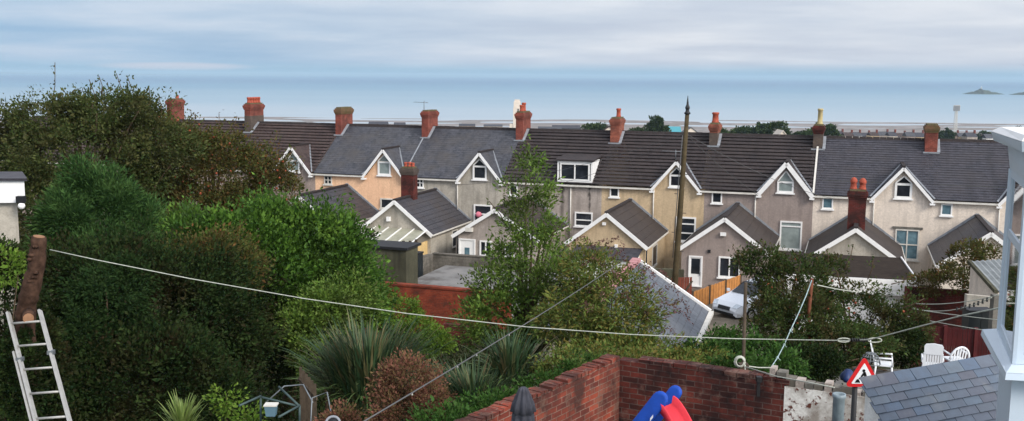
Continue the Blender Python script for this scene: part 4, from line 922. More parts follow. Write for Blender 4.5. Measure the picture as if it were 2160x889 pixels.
# slide
sp = W(1392, 850, 13.4); s_ = thing('toddler_slide', (sp.x, sp.y, 6.0), 'blue and red plastic toddler slide in the brick yard', 'slide')
ax = V((.78, -.62, 0)).normalized(); sd = V((.62, .78, 0)).normalized()
def slab(c0, c1, w, name, mat):
    d = (c1 - c0).normalized(); u_ = d.cross(sd).normalized(); pts = []
    for q in np.linspace(-math.pi / 2, math.pi / 2, 9): pts.append(c1 + d * (w * .5 * math.cos(q)) + u_ * (w * .5 * math.sin(q)))
    pts += [c0 + u_ * (w * .5), c0 - u_ * (w * .5)]
    mb = MB(); mb.prism([p_ - sd * .035 for p_ in pts], sd * .07); 
    o = mb.build(name, M[mat], s_); bv = o.modifiers.new('bevel', 'BEVEL'); bv.width = .03; bv.segments = 3; return o
t1 = W(1392, 843, 13.3); slab(t1 + V((-.62, .1, -.9)), t1, .23, 'ladder_side', 'slide_blue')
t2 = W(1424, 828, 13.75); slab(t2 + V((-.62, .1, -.9)), t2, .2, 'ladder_side', 'slide_blue')
for k in range(3):
    q = (t1 + t2) / 2 + V((-.2, .0, -.28)) * (k + 1); MB().beam(q - sd * .22, q + sd * .22, .12, .04).build('step', M['slide_blue'], s_)
m = MB(); prof = []
ctr = (W(1392, 862, 13.25) + W(1412, 851, 13.6)) / 2; ax2 = V((.5, -.87, 0)); sd2 = V((.87, .5, 0))
for k in range(13):
    q = k / 12; c = ctr + ax2 * (1.0 * q) + Z_ * (.0 + .10 * math.sin(q * 2.2) - 1.15 * q ** 1.4)
    for (y_, z_) in ((-.2, .12), (-.17, .12), (-.15, .02), (-.07, 0), (.07, 0), (.15, .02), (.17, .12), (.2, .12), (.19, -.03), (-.19, -.03)): prof.append(c + sd2 * y_ * .82 + Z_ * z_)
m.add(prof, [(i_ * 10 + k, i_ * 10 + (k + 1) % 10, (i_ + 1) * 10 + (k + 1) % 10, (i_ + 1) * 10 + k) for i_ in range(12) for k in range(10)], True); m.build('chute', M['slide_red'], s_)
MB().box(t1 + V((-.12, -.075, -.24)), .07, .01, .04, (t1 - (t1 + V((-.62, .1, -.9)))).normalized()).build('sticker', M['sign_white'], s_)

# ------------------------------------------------------------------ near slate roof and bay window on the right
ra = W(1812, 797, 10.4); rz_ = ra.z; rbp = W(2130, 741, 11.0)
re = (rbp - ra).normalized(); rn = V((re.y, -re.x, 0)).normalized(); drop = math.tan(math.radians(42))
def RP(u_, v_, w_=0): return ra + re * u_ + (rn - Z_ * drop).normalized() * v_ + (Z_ + rn * drop).normalized() * w_
nr = thing('slate_roof_porch', V((ra.x + 1, ra.y - 1, 6)), 'nearby lean-to with large mottled blue grey slates below the bay window', 'porch')
n_ = NT('large_blue_grey_slates'); g0 = n_.new('ShaderNodeNewGeometry'); ob = n_.coord('Object'); nz = n_.noise(ob, 9, 5, .7); nb = n_.noise(ob, 3, 4)
c_ = n_.ramp(g0.outputs['Random Per Island'], [(0, srgb(84, 96, 110)), (.3, srgb(100, 110, 122)), (.55, srgb(96, 98, 108)), (.75, srgb(106, 118, 128)), (1, srgb(88, 104, 124))])
c_ = n_.mix(n_.ramp(nz, [(.35, (0, 0, 0, 1)), (.75, (.5, .5, .5, 1))]), c_, srgb(84, 84, 90)); c_ = n_.mix(n_.ramp(nb, [(.6, (0, 0, 0, 1)), (.75, (.5, .5, .5, 1))]), c_, srgb(140, 138, 134)); n_.bump(nz, .35, .01); M['near_slate'] = n_.fin(c_, .5, .4)
m = MB(); sw_, shh = .215, .1; rr = random.Random(8)
for r in range(16):
    for c in range(-1, 17):
        u0 = c * sw_ + (.5 * sw_ if r % 2 else 0) + .003; u1 = u0 + sw_ - .006; v0 = r * shh; v1 = v0 + shh + .05
        u0 = max(u0, -.02)
        if u1 - u0 < .03 or u0 > 3.4: continue
        tl = rr.uniform(-.003, .003)
        m.hexa([RP(u0, v1, .012 + tl), RP(u1, v1, .012 + rr.uniform(-.003, .003)), RP(u1, v0, -.004), RP(u0, v0, -.004), RP(u0, v1, .022 + tl), RP(u1, v1, .022 + tl), RP(u1, v0, .004), RP(u0, v0, .004)])
m.build('roof', M['near_slate'], nr)
m = MB(); a_, b_, c_, d_ = RP(.06, 1.6, -.05), RP(3.4, 1.6, -.05), RP(3.4, .1, -.05), RP(.06, .1, -.05)
m.hexa([V((p_.x, p_.y, 6)) for p_ in (a_, b_, c_, d_)] + [a_, b_, c_, d_])
m.build('wall', M['r_white'], nr)

bay = thing('bay_window_house', W(2150, 880, 6.5), 'pale blue white house corner with a canted bay window', 'house')
zs = W(2112, 697, 7.5).z; zh = W(2094, 302, 7.4).z - .2; HH = zh - zs
b1 = atz(2107, 697, zs); b2 = atz(2135, 768, zs); b3 = b2 + V((1.0, -.18, 0)); b0 = b1 + V((.9, .22, 0))
poly = [b0, b1, b2, b3]
def facet(a, b, mulls, name='window_frame'):
    d = V((b.x - a.x, b.y - a.y, 0)); L = d.length; d.normalize(); n = d.cross(Z_); n = n if n.dot(V((0, 0, 0)) - a) > 0 else -n
    def bx(mb, u0, u1, z0, z1, q0=-.025, q1=0): mb.hexa([a + d * u0 + n * q0 + Z_ * (z0 - zs), a + d * u1 + n * q0 + Z_ * (z0 - zs), a + d * u1 + n * q1 + Z_ * (z0 - zs), a + d * u0 + n * q1 + Z_ * (z0 - zs), a + d * u0 + n * q0 + Z_ * (z1 - zs), a + d * u1 + n * q0 + Z_ * (z1 - zs), a + d * u1 + n * q1 + Z_ * (z1 - zs), a + d * u0 + n * q1 + Z_ * (z1 - zs)])
    m = MB(); bx(m, 0, .07, zs, zh); bx(m, L - .1, L, zs, zh); bx(m, .07, L - .1, zs, zs + .06); bx(m, .07, L - .1, zh - .06, zh)
    for q in mulls: bx(m, .075, L - .1, zs + HH * q - .03, zs + HH * q + .03, -.022, -.003)
    o = m.build(name, M['bluewhite'], bay); g = MB(); bx(g, .06, L - .09, zs + .06, zh - .06, -.02, -.012); g.build('pane', M['glass_bay'], o)
facet(b0, b1, (.62,)); facet(b1, b2, (.62,)); facet(b2, b3, ())
def ring(off):
    c = V((b2.x + .5, b2.y + .6, 0)); return [p_ + (V((p_.x - c.x, p_.y - c.y, 0)).normalized() * off) for p_ in poly] + [V((b3.x + .6, b3.y + 2.6, zs))]
def slabz(name, off, z0, z1, mat, off2=None):
    a = [V((p_.x, p_.y, z0)) for p_ in ring(off)]; b = [V((p_.x, p_.y, z1)) for p_ in ring(off if off2 is None else off2)]; n = len(a)
    MB().add(a + b, [tuple(range(n)), tuple(range(n, 2 * n))[::-1]] + [((i_ + 1) % n, i_, n + i_, n + (i_ + 1) % n) for i_ in range(n)]).build(name, M[mat], bay)
slabz('sill', .16, zs - .075, zs - .03, 'bluewhite', .15); slabz('sill_top', .15, zs - .028, zs - .002, 'bluewhite', .02)
slabz('apron_wall', -.03, 6, zs - .078, 'bluewhite'); slabz('head', .01, zh + .003, zh + .2, 'bluewhite', .05); slabz('fascia', .17, zh + .203, zh + .27, 'bluewhite', .2); slabz('bay_roof', .2, zh + .273, zh + .31, 'white', .12)
slabz('inner_floor', -.1, zs - .06, zs - .032, 'offwhite')
a = b0 + V((.5, -.1, 0)); MB().hexa([V((a.x, a.y, zs)), V((a.x + 3, a.y - .3, zs)), V((a.x + 3, a.y, zs)), V((a.x, a.y + .2, zs)), V((a.x, a.y, zh)), V((a.x + 3, a.y - .3, zh)), V((a.x + 3, a.y, zh)), V((a.x, a.y + .2, zh))]).build('inner_wall', M['offwhite'], bay)

# ------------------------------------------------------------------ left: outbuilding, trunk, ladder
a = W(52, 400, 21); b = W(-70, 400, 19)
ob_ = thing('outbuilding', (a.x - .5, a.y, gz(21)), 'grey rendered outbuilding corner with white fascia at the left edge', 'outbuilding')
zf1, zf0 = W(52, 382, 21).z, W(52, 428, 21).z; dxx = V((-1, -.12, 0)).normalized(); dyy = V((-.56, 1, 0)).normalized(); o0 = V((a.x, a.y, 0))
def bxo(mb, u0, u1, v0, v1, z0, z1):
    P = lambda u, v, z: o0 + dxx * u + dyy * v + Z_ * z
    return mb.hexa([P(u1, v0, z0), P(u0, v0, z0), P(u0, v1, z0), P(u1, v1, z0), P(u1, v0, z1), P(u0, v0, z1), P(u0, v1, z1), P(u1, v1, z1)])
m = MB(); bxo(m, 0, 4, 0, .05, zf0, zf1); bxo(m, 0, .05, .05, 1.5, zf0, zf1); m.build('fascia', M['white'], ob_)
bxo(MB(), .16, 4, .15, 1.4, 3.5, zf0 + .1).build('wall', M['r_grey'], ob_); m = MB(); bxo(m, -.06, 4, -.06, 1.6, zf1 + .002, zf1 + .06); P0 = o0 + dxx * 2 + dyy * 2 + Z_ * (zf1 + .35)
m.build('roof', M['slate_dark'], ob_)
lp = W(44, 421, 20.85); m = MB(); m.box(lp, .16, .12, .14); l_ = m.build('security_lamp', M['iron'], ob_); MB().lathe(lp + V((.02, -.03, -.16)), [(.02, .09), (.06, .07), (.075, .02), (.05, -.03), (.01, -.05)], 12).build('lamp_bulb', M['white'], l_)

tr = thing('lopped_tree', W(60, 880, 15.6), 'lopped bare tree trunk with sawn top behind the ladder', 'tree')
pp = [W(50, 900, 15.6), W(56, 780, 15.6), W(54, 660, 15.6), W(64, 610, 15.5), W(78, 555, 15.5), W(82, 500, 15.5)]
pp[0].z = gz(15.6)
fine = []; rads = []; rr = random.Random(2)
for (a, b), (ra_, rb_) in zip(zip(pp, pp[1:]), zip([.17, .16, .155, .14, .125], [.16, .155, .14, .125, .11])):
    for k in range(6): fine.append(a.lerp(b, k / 6) + V((rr.uniform(-.012, .012), 0, 0))); rads.append((ra_ + (rb_ - ra_) * k / 6) * rr.uniform(.92, 1.08))
fine.append(pp[-1]); rads.append(.108); m = MB(); m.tube(fine, rads, 16)
for k in range(7): q = fine[rr.randrange(12, 29)]; m.tube([q + V((rr.uniform(-.1, .1), -.1, 0)), q + V((rr.uniform(-.12, .12), -.17, .02))], [.035, .022], 7)
m.build('trunk', M['bark_cut'], tr)
MB().tube([W(82, 500, 15.5), W(82.2, 498.5, 15.5)], .088, 14).build('sawn_top', M['cut_wood'], tr)
a = W(60, 660, 15.5); MB().tube([a, W(60, 672, 15.15)], .09, 12).build('branch_stub', M['bark_cut'], tr); MB().tube([W(60, 672, 15.15), W(60, 672.5, 15.13)], .08, 12).build('sawn_stub', M['cut_wood'], tr)
ld = thing('ladder', W(90, 900, 14.2), 'aluminium extension ladder leaning against the lopped trunk', 'ladder')
tl, tr_ = W(17, 660, 15.3), W(84, 655, 15.2); bl, br_ = W(80, 905, 13.9), W(150, 900, 13.8)
ext_ = lambda a, b, q: a + (b - a) * q
QL = 2.3
for (a, b) in ((tl, bl), (tr_, br_)): MB().beam(a, ext_(a, b, QL), .035, .075, V((0, -1, .2))).build('stile', M['alu'], ld)
for k in range(14):
    q = .1 + k * .205
    if q < QL: MB().tube([ext_(tl, bl, q), ext_(tr_, br_, q)], .018, 8).build('rung', M['alu'], ld)
off = V((-.07, .02, 0)); MB().beam(ext_(tl, bl, .36) + off, ext_(tl, bl, QL) + off, .03, .07, V((0, -1, .2))).build('outer_stile', M['alu'], ld)
for q, s_a, s_b in ((.42, tl, bl), (.38, tr_, br_)): MB().box(ext_(s_a, s_b, q), .09, .09, .06).build('bracket', M['grey_metal'], ld)

# lower left garden clutter
m = MB(); 
for k in range(6):
    a = W(634 + k * 6, 775 + k * 7, 18 - k * .25); m.box((a.x, a.y, (a.z + 5) / 2), .05, .02, a.z - 5)
m.beam(W(630, 800, 18.02), W(668, 842, 16.7), .03, .05)
solo(m, 'picket_fence', 'wood_old', 'short broken run of weathered pickets left of the flax plants', 'fence')
def tubes(lst, r, name, mat, label, cat):
    m = MB()
    for l in lst: m.tube(l, r, 7)
    return solo(m, name, mat, label, cat)
tubes([[W(505, 856, 14.5), W(550, 836, 15)], [W(550, 836, 15), W(550, 905, 15)], [W(550, 838, 15), W(632, 858, 15)], [W(588, 880, 14.4), W(632, 856, 14.9)], [W(632, 856, 14.9), W(632, 905, 14.9)], [W(588, 816, 15.4), W(630, 856, 14.95)]], .018, 'metal_frame', 'green_metal', 'grey green tubular metal frame at the foot of the hedge', 'frame')
p = W(572, 862, 14.8); b = thing('plastic_box', (p.x, p.y, p.z - .2), 'pale blue plastic box inside the tubular metal frame', 'box')
MB().hexa([p + V((i_ * .07, j_ * .06, -.11)) for i_, j_ in ((-1, -1), (1, -1), (1, 1), (-1, 1))] + [p + V((i_ * .09, j_ * .07, .05)) for i_, j_ in ((-1, -1), (1, -1), (1, 1), (-1, 1))]).build('box_body', M['blue_box'], b); MB().box(p + V((0, 0, .062)), .2, .16, .02).build('lid', M['offwhite'], b)
p = W(702, 890, 14); m = MB(); m.tube([p + V((.1 * math.cos(w_), .05 * math.sin(w_), .08 * math.sin(w_) - .02)) for w_ in np.linspace(0, 2 * math.pi, 21)], .02, 8); rg = solo(m, 'white_hoop', 'lead', 'pale ring with dark middle on the ground below the flax plants', 'hoop'); MB().lathe(p + V((0, .02, -.1)), [(.02, .02), (.07, .05), (.08, .09), (.05, .13), (.01, .14)], 12).build('dark_centre', M['iron'], rg)
tubes([[W(655, 900, 15.2), W(658, 840, 15.6), W(690, 828, 15.6), W(705, 905, 15)], [W(560, 850, 15.8), W(600, 815, 16), W(640, 812, 16), W(660, 850, 15.6)]], .012, 'wire_hoop', 'grey_metal', 'bent thin wire hoops by the broken picket fence', 'hoop')
# ------------------------------------------------------------------ plants
RNG = np.random.default_rng(7)
def unit(a): return a / np.maximum(1e-6, np.linalg.norm(a, axis=1, keepdims=True))
def leaf_obj(name, P, D, L, Wd, mat, parent=None, org=None, smooth=False, kind=None, bend=.0):
    """N leaves: P base points, D length directions, L lengths, Wd widths; each leaf is a small folded diamond"""
    N = len(P); D = unit(D); L = np.broadcast_to(L, (N,))[:, None]; Wd = np.broadcast_to(Wd, (N,))[:, None]
    r = unit(RNG.normal(size=(N, 3)) + np.array([0, 0, .6])); S = unit(np.cross(D, r)); U = np.cross(S, D)
    mid = P + D * L * .45
    v = np.empty((N, 4, 3)); v[:, 0] = P; v[:, 1] = mid + S * Wd * .5 + U * Wd * .16; v[:, 2] = P + D * L - U * L * bend; v[:, 3] = mid - S * Wd * .5 + U * Wd * .16
    if parent is not None: org = wl(parent)
    v = v.reshape(-1, 3) - np.array(org)
    me = bpy.data.meshes.new(name); me.vertices.add(4 * N); me.loops.add(4 * N); me.polygons.add(N)
    me.vertices.foreach_set('co', v.astype(np.float32).ravel()); me.loops.foreach_set('vertex_index', np.arange(4 * N, dtype=np.int32))
    me.polygons.foreach_set('loop_start', np.arange(0, 4 * N, 4, dtype=np.int32)); me.update(calc_edges=True)
    me.materials.append(mat); o = bpy.data.objects.new(name, me); COL.objects.link(o)
    if parent is not None: o.parent = parent
    else: o.location = org
    if kind: o['kind'] = kind
    return o
def clump_centres(ells, n, lo=.55, hi=1.0, back=.25):
    """points in the outer part of several ellipsoids (cx,cy,cz,rx,ry,rz); few on the side turned away from the garden house"""
    ells = np.array(ells, float); wgt = (ells[:, 3] * ells[:, 5] + ells[:, 3] * ells[:, 4]); wgt /= wgt.sum()
    idx = RNG.choice(len(ells), n * 2, p=wgt); d = unit(RNG.normal(size=(n * 2, 3))); rad = RNG.uniform(lo ** 2, hi ** 2, n * 2) ** .5
    for e_i in range(len(ells)):      # lumpy outline, not a smooth ellipsoid
        m_ = idx == e_i; kv = RNG.normal(size=(3, 5)) * 3.2; rad[m_] *= 1 + .11 * np.cos(d[m_] @ kv + RNG.uniform(0, 6.3, 5)).sum(1) / 1.6
    hole = np.cos(d @ (RNG.normal(size=(3, 4)) * 4) + RNG.uniform(0, 6.3, 4)).sum(1); rad = np.where(hole < -1.5, rad * .72, rad)
    keep = (d[:, 1] < .25) | (RNG.random(n * 2) < back); idx, d, rad = idx[keep][:n], d[keep][:n], rad[keep][:n]
    P = ells[idx, :3] + d * ells[idx, 3:] * rad[:, None]
    ok = np.ones(len(P), bool)      # drop those deep inside another ellipsoid
    for e in ells:
        q = (((P - e[:3]) / e[3:]) ** 2).sum(1); ok &= ~(q < .3)
    return P[ok], d[ok]
def crown(C, dirs, per, rad, L, Wd, out=.7, up=.25, flat=.8):
    n = len(C); idx = np.repeat(np.arange(n), per); g = RNG.normal(size=(n * per, 3)) * np.array([1, 1, flat])
    rr = np.broadcast_to(rad, (n,))[idx][:, None]; P = C[idx] + unit(g) * rr * (RNG.random((n * per, 1)) ** .45)
    D = unit(P - C[idx]) * .8 + dirs[idx] * out + RNG.normal(size=P.shape) * .55 + np.array([0, 0, up])
    k = RNG.uniform(.5, 1.2, n * per) * np.where(RNG.random(n * per) < .12, 1.5, 1); return P, D, L * k, Wd * k
def px_ell(x, y, Y, rx, ry, dep=.8):
    """ellipsoid whose centre shows at photo pixel x,y at distance Y, radii in photo pixels"""
    c = W(x, y, Y); k = Y / f; return (c.x, c.y, c.z, rx * k, max(rx, ry) * k * dep, ry * k)
def plant(name, label, cat, ells, n, per, rad, L, Wd, mat, trunk=None, tr=.12, group=None, limbs=8, lo=.55, up=.25, out=.7, bark='bark', sprigs=(), back=.25, crown_name='crown', fruit=None, shoots=0):
    e0 = ells[0]; bx_, by_ = trunk if trunk else (e0[0], e0[1]); r = thing(name, (bx_, by_, gz(by_)), label, cat, group)
    C, d = clump_centres(ells, n, lo, 1.0, back)
    P, D, LL, WW = crown(C, d, per, rad * RNG.uniform(.55, 1.4, len(C)), L, Wd, out, up)
    if shoots:      # young shoots that break the outline
        SP = []; SD = []
        for i in RNG.choice(len(C), min(shoots, len(C)), replace=False):
            dd = d[i] * .6 + np.array([0, 0, RNG.uniform(.3, 1.0)]) + RNG.normal(size=3) * .25; dd /= np.linalg.norm(dd); sl = RNG.uniform(.3, .8) * rad * 2
            for q in np.arange(.2, 1, .05 / sl * 1.0): SP.append(C[i] + d[i] * rad * .5 + dd * sl * q); SD.append(dd * .5 + RNG.normal(size=3) * .7)
        SP = np.array(SP); P = np.vstack([P, SP]); D = np.vstack([D, np.array(SD)]); kk = RNG.uniform(.6, 1.2, len(SP)); LL = np.concatenate([LL, L * kk]); WW = np.concatenate([WW, Wd * kk])
    leaf_obj(crown_name, P, D, LL, WW, M[mat], r)
    m = MB(); base = V((bx_, by_, gz(by_) - .1)); top = V((e0[0], e0[1], e0[2] + e0[5] * .3)); mid = base.lerp(top, .45) + V((random.uniform(-.1, .1), 0, 0)); m.tube([base, mid, top], [tr, tr * .75, tr * .25], 9)
    if limbs:
        for i in RNG.choice(len(C), min(limbs, len(C)), replace=False):
            q = V(C[i]); s = base.lerp(top, random.uniform(.3, .8)); m.tube([s, s.lerp(q, .5) + Z_ * random.uniform(0, .25), q], [tr * .45, tr * .28, tr * .08], 6)
    for sp in sprigs: m.tube(sp, [tr * .12 + .006] + [.012] * (len(sp) - 1), 5)
    m.build('trunk', M[bark], r)
    if sprigs:
        PP = []; DD = []
        for sp in sprigs:
            for k in range(16):
                q = RNG.random() ** .6; a = sp[0].lerp(sp[-1], q) + V(RNG.normal(size=3) * .07); PP.append(a); DD.append(RNG.normal(size=3) + np.array([0, 0, .5]))
        leaf_obj('sprig_leaves', np.array(PP), np.array(DD), L * 1.1, Wd * 1.1, M[mat], r)
    if fruit:
        m = MB(); n_, fr, fm = fruit
        for i in RNG.choice(len(P), n_): m.lathe(V(P[i]) - Z_ * fr, [(fr * .3, 0), (fr * .95, fr * .6), (fr * .95, fr * 1.3), (fr * .3, fr * 1.9)], 6)
        o = m.build('fruit', M[fm], r); o['kind'] = 'stuff'
    return r, C, d

L_ = lambda *cs: [srgb(*c) for c in cs]
M['lf_apple'] = m_leaf('olive_autumn_leaves', L_((66, 76, 36), (82, 90, 44), (98, 96, 50), (76, 70, 40), (118, 84, 48)), .7, .12, patch=srgb(86, 70, 44), patch_scale=.9)
M['lf_apple2'] = m_leaf('olive_green_leaves', L_((54, 70, 36), (72, 86, 44), (90, 96, 52), (66, 64, 40)), .7, .12, tint=srgb(92, 88, 52), patch=srgb(72, 68, 44), patch_scale=.7)
M['lf_conifer'] = m_leaf('feathery_blue_green_needles', L_((44, 70, 38), (60, 90, 48), (80, 110, 58), (40, 58, 34)), .8, .05, tint=srgb(92, 122, 66), patch_scale=.8)
M['lf_laurel'] = m_leaf('bright_hedge_leaves', L_((46, 76, 26), (68, 102, 34), (92, 126, 46), (52, 82, 30)), .6, .2, tint=srgb(114, 146, 56), patch=srgb(56, 72, 32), patch_scale=.5, trans=.25)
M['lf_dark'] = m_leaf('dark_hedge_leaves', L_((22, 38, 19), (34, 52, 26), (48, 62, 31), (40, 40, 25)), .8, .05, tint=srgb(58, 74, 37), patch=srgb(54, 42, 28), patch_scale=.8, trans=.12)
M['lf_darkgreen'] = m_leaf('soft_dark_green_leaves', L_((26, 44, 22), (36, 56, 28), (50, 68, 34), (32, 42, 24)), .8, .05, trans=.2)
M['lf_mid'] = m_leaf('mid_green_leaves', L_((44, 74, 28), (58, 92, 36), (72, 104, 44), (52, 68, 32)), .65, .15)
M['lf_yellow'] = m_leaf('yellow_green_leaves', L_((78, 108, 34), (96, 128, 42), (112, 136, 54), (84, 98, 40)), .65, .15)
M['lf_tree'] = m_leaf('glossy_tree_leaves', L_((72, 98, 38), (94, 122, 48), (114, 140, 60), (86, 98, 42)), .6, .2, patch=srgb(70, 72, 42), patch_scale=.8)
M['lf_budd'] = m_leaf('buddleia_leaves', L_((76, 96, 42), (94, 114, 52), (112, 124, 60), (124, 110, 54), (82, 86, 44)), .65, .15)
M['lf_spike'] = m_leaf('faded_flower_spikes', L_((92, 66, 62), (110, 80, 74), (84, 58, 52), (128, 94, 92)), .9, .1)
M['lf_pink'] = m_leaf('dusky_pink_flower_spikes', L_((188, 140, 150), (204, 160, 168), (160, 110, 124)), .9, .1)
M['lf_cherry'] = m_leaf('dark_orchard_leaves', L_((50, 70, 34), (64, 84, 40), (78, 90, 46), (76, 66, 40)), .7, .12, patch=srgb(84, 64, 44), patch_scale=.9)
M['lf_red'] = m_leaf('reddish_brown_leaves', L_((116, 74, 62), (134, 90, 74), (104, 74, 58), (122, 102, 68), (94, 80, 54)), .7, .1)
M['lf_flax'] = m_leaf('grey_green_strap_leaves', L_((34, 54, 34), (46, 70, 44), (62, 86, 56), (84, 96, 60), (110, 96, 66)), .55, .25, trans=.12)
M['lf_flax2'] = m_leaf('lower_yellow_green_strap_leaves', L_((84, 110, 60), (104, 130, 72), (120, 140, 90)), .4, .45, trans=.2)
M['lf_yucca'] = m_leaf('yellow_green_spiky_leaves', L_((92, 116, 52), (116, 136, 66), (130, 144, 80), (88, 100, 50)), .5, .4, trans=.2)
M['lf_far'] = m_leaf('distant_tree_leaves', L_((48, 64, 36), (62, 78, 42), (74, 88, 50), (48, 58, 36)), .8, .1, trans=.1)
M['fruit_red'] = m_plain('ripe_red_apple_skin', srgb(168, 84, 56), .5, .4, .3, 6)

# apple trees along the left
sp = lambda x0, y0, x1, y1, Y: [W(x0, y0, Y), W((x0 + x1) / 2 + 4, (y0 + y1) / 2, Y), W(x1, y1, Y)]
plant('apple_tree', 'tall olive leaved fruit tree at the left with bare sprigs rising above the sea line', 'tree',
      [px_ell(170, 330, 33, 190, 110), px_ell(50, 330, 33, 100, 100), px_ell(290, 290, 33.5, 130, 80), px_ell(120, 260, 33, 120, 55), px_ell(70, 450, 31, 120, 90), px_ell(240, 235, 33, 110, 35)], 760, 130, .42, .11, .058, 'lf_apple2', (W(170, 500, 33).x, 33), .2, limbs=26, shoots=120,
      sprigs=[sp(108, 230, 116, 132, 33), sp(70, 240, 40, 215, 33), sp(205, 235, 188, 168, 33), sp(262, 225, 245, 155, 33), sp(285, 230, 268, 160, 33), sp(312, 235, 314, 183, 33), sp(340, 245, 334, 205, 33), sp(150, 230, 176, 185, 33), sp(215, 200, 208, 160, 33)])
plant('apple_tree', 'spreading fruit tree with rusty red apples beyond the bright hedge', 'tree',
      [px_ell(450, 380, 36, 150, 85), px_ell(360, 340, 35.5, 120, 95), px_ell(560, 400, 36.5, 85, 75), px_ell(480, 330, 36, 60, 45), px_ell(400, 440, 35, 140, 60), px_ell(330, 280, 35, 60, 50), px_ell(590, 420, 36, 55, 45)], 640, 125, .42, .11, .058, 'lf_apple', (W(450, 480, 36).x, 36), .18, limbs=24, shoots=100,
      sprigs=[sp(455, 290, 462, 240, 36), sp(480, 290, 500, 245, 36), sp(400, 280, 412, 240, 35), sp(560, 330, 585, 280, 36)], fruit=(220, .042, 'fruit_red'))
# feathery conifer
C, d = clump_centres([px_ell(215, 470, 23, 85, 85), px_ell(188, 385, 23, 42, 42), px_ell(235, 410, 23, 45, 48), px_ell(145, 460, 22.5, 48, 50), px_ell(285, 480, 23.2, 55, 55), px_ell(130, 540, 22.4, 60, 50), px_ell(230, 550, 22.4, 80, 50), px_ell(310, 545, 22.8, 50, 40)], 210, .75)
cf = thing('conifer', (W(215, 500, 23.4).x, 23.4, gz(23.4)), 'feathery bright blue green conifer bush between outbuilding and hedge', 'tree')
P, D, LL, WW = crown(C, d, 260, .36, .13, .026, .9, .35, 1.3); leaf_obj('crown', P, D, LL, WW, M['lf_conifer'], cf)
MB().tube([V((cf.location.x, 23.4, gz(23.4) - .1)), V((cf.location.x, 23.4, 9.6))], [.16, .04], 9).build('trunk', M['bark'], cf)
# bright topped hedge
plant('laurel_hedge', 'big dense hedge with sunlit bright green top in the middle left', 'hedge',
      [px_ell(640, 540, 26, 110, 100), px_ell(540, 530, 25.6, 130, 80), px_ell(430, 540, 25, 120, 70), px_ell(690, 600, 25.6, 105, 100), px_ell(560, 640, 24.8, 140, 110), px_ell(400, 500, 25.6, 70, 34), px_ell(660, 490, 26.2, 75, 52)], 430, 190, .52, .125, .064, 'lf_laurel', (W(600, 700, 26.4).x, 26.4), .2, limbs=14, shoots=160, lo=.82, crown_name='foliage')
# dark mass in front
plant('overgrown_hedge', 'very dark overgrown hedge filling the lower left of the garden', 'hedge',
      [px_ell(330, 650, 20.5, 200, 130), px_ell(190, 660, 20, 130, 150), px_ell(440, 680, 21, 120, 130), px_ell(300, 800, 18.5, 200, 110), px_ell(440, 840, 18.5, 120, 80), px_ell(160, 800, 18, 120, 110), px_ell(250, 580, 21.5, 160, 70), px_ell(450, 590, 23.6, 120, 66), px_ell(600, 720, 24.4, 90, 100), px_ell(390, 560, 23.2, 80, 56)], 680, 210, .48, .09, .042, 'lf_dark', (W(330, 800, 21).x, 21), .16, limbs=16, shoots=160, lo=.82, crown_name='foliage')
plant('leafy_shrub', 'yellow green leafy shrub behind the ladder at the left edge', 'shrub', [px_ell(-5, 800, 16.8, 45, 75), px_ell(10, 560, 17.5, 38, 40)], 46, 40, .17, .08, .045, 'lf_yellow', None, .05, limbs=5)
plant('leafy_shrub', 'dark leafy shrub below the outbuilding wall beside the lopped trunk', 'shrub', [px_ell(12, 640, 18.4, 70, 130), px_ell(20, 800, 17.8, 80, 110), px_ell(0, 560, 18.4, 50, 40)], 330, 60, .24, .085, .045, 'lf_dark', None, .06, limbs=5)
plant('leafy_shrub', 'small yellowing shrub left of the tubular metal frame', 'shrub', [px_ell(478, 840, 16, 32, 32), px_ell(520, 880, 15.4, 40, 24)], 26, 34, .13, .075, .04, 'lf_yellow', None, .03, limbs=4)
plant('leafy_shrub', 'bright green shrub in front of the orange brick wall', 'shrub', [px_ell(835, 665, 34, 50, 42), px_ell(885, 700, 33, 48, 32), px_ell(795, 655, 34, 40, 40), px_ell(925, 722, 32, 36, 24)], 240, 56, .25, .1, .055, 'lf_yellow', None, .07, limbs=6)
plant('leafy_shrub', 'mid green shrub at the right foot of the big hedge', 'shrub', [px_ell(740, 600, 29, 62, 70), px_ell(780, 640, 30, 40, 50)], 260, 56, .25, .1, .05, 'lf_laurel', None, .07, limbs=5)
# tall conical tree
es = [px_ell(1110, 660, 26, 120, 90), px_ell(1112, 560, 26, 95, 75), px_ell(1112, 470, 26, 72, 60), px_ell(1114, 395, 26, 46, 50), px_ell(1113, 335, 26, 22, 36), px_ell(1055, 600, 25.6, 70, 60), px_ell(1180, 590, 25.4, 80, 70), px_ell(1040, 680, 25, 80, 60), px_ell(1215, 650, 25, 80, 66), px_ell(1260, 700, 24.4, 60, 50)]
plant('conical_tree', 'tall narrow leafy tree standing alone in the middle of the view', 'tree', es, 520, 62, .28, .115, .046, 'lf_tree', (W(1112, 760, 26.2).x, 26.2), .14, limbs=36, lo=.35, up=.5, shoots=140, sprigs=[sp(1085, 430, 1062, 372, 26), sp(1145, 440, 1168, 385, 26), sp(1070, 480, 1032, 425, 26), sp(1160, 500, 1190, 460, 26), sp(1112, 330, 1111, 296, 26)])
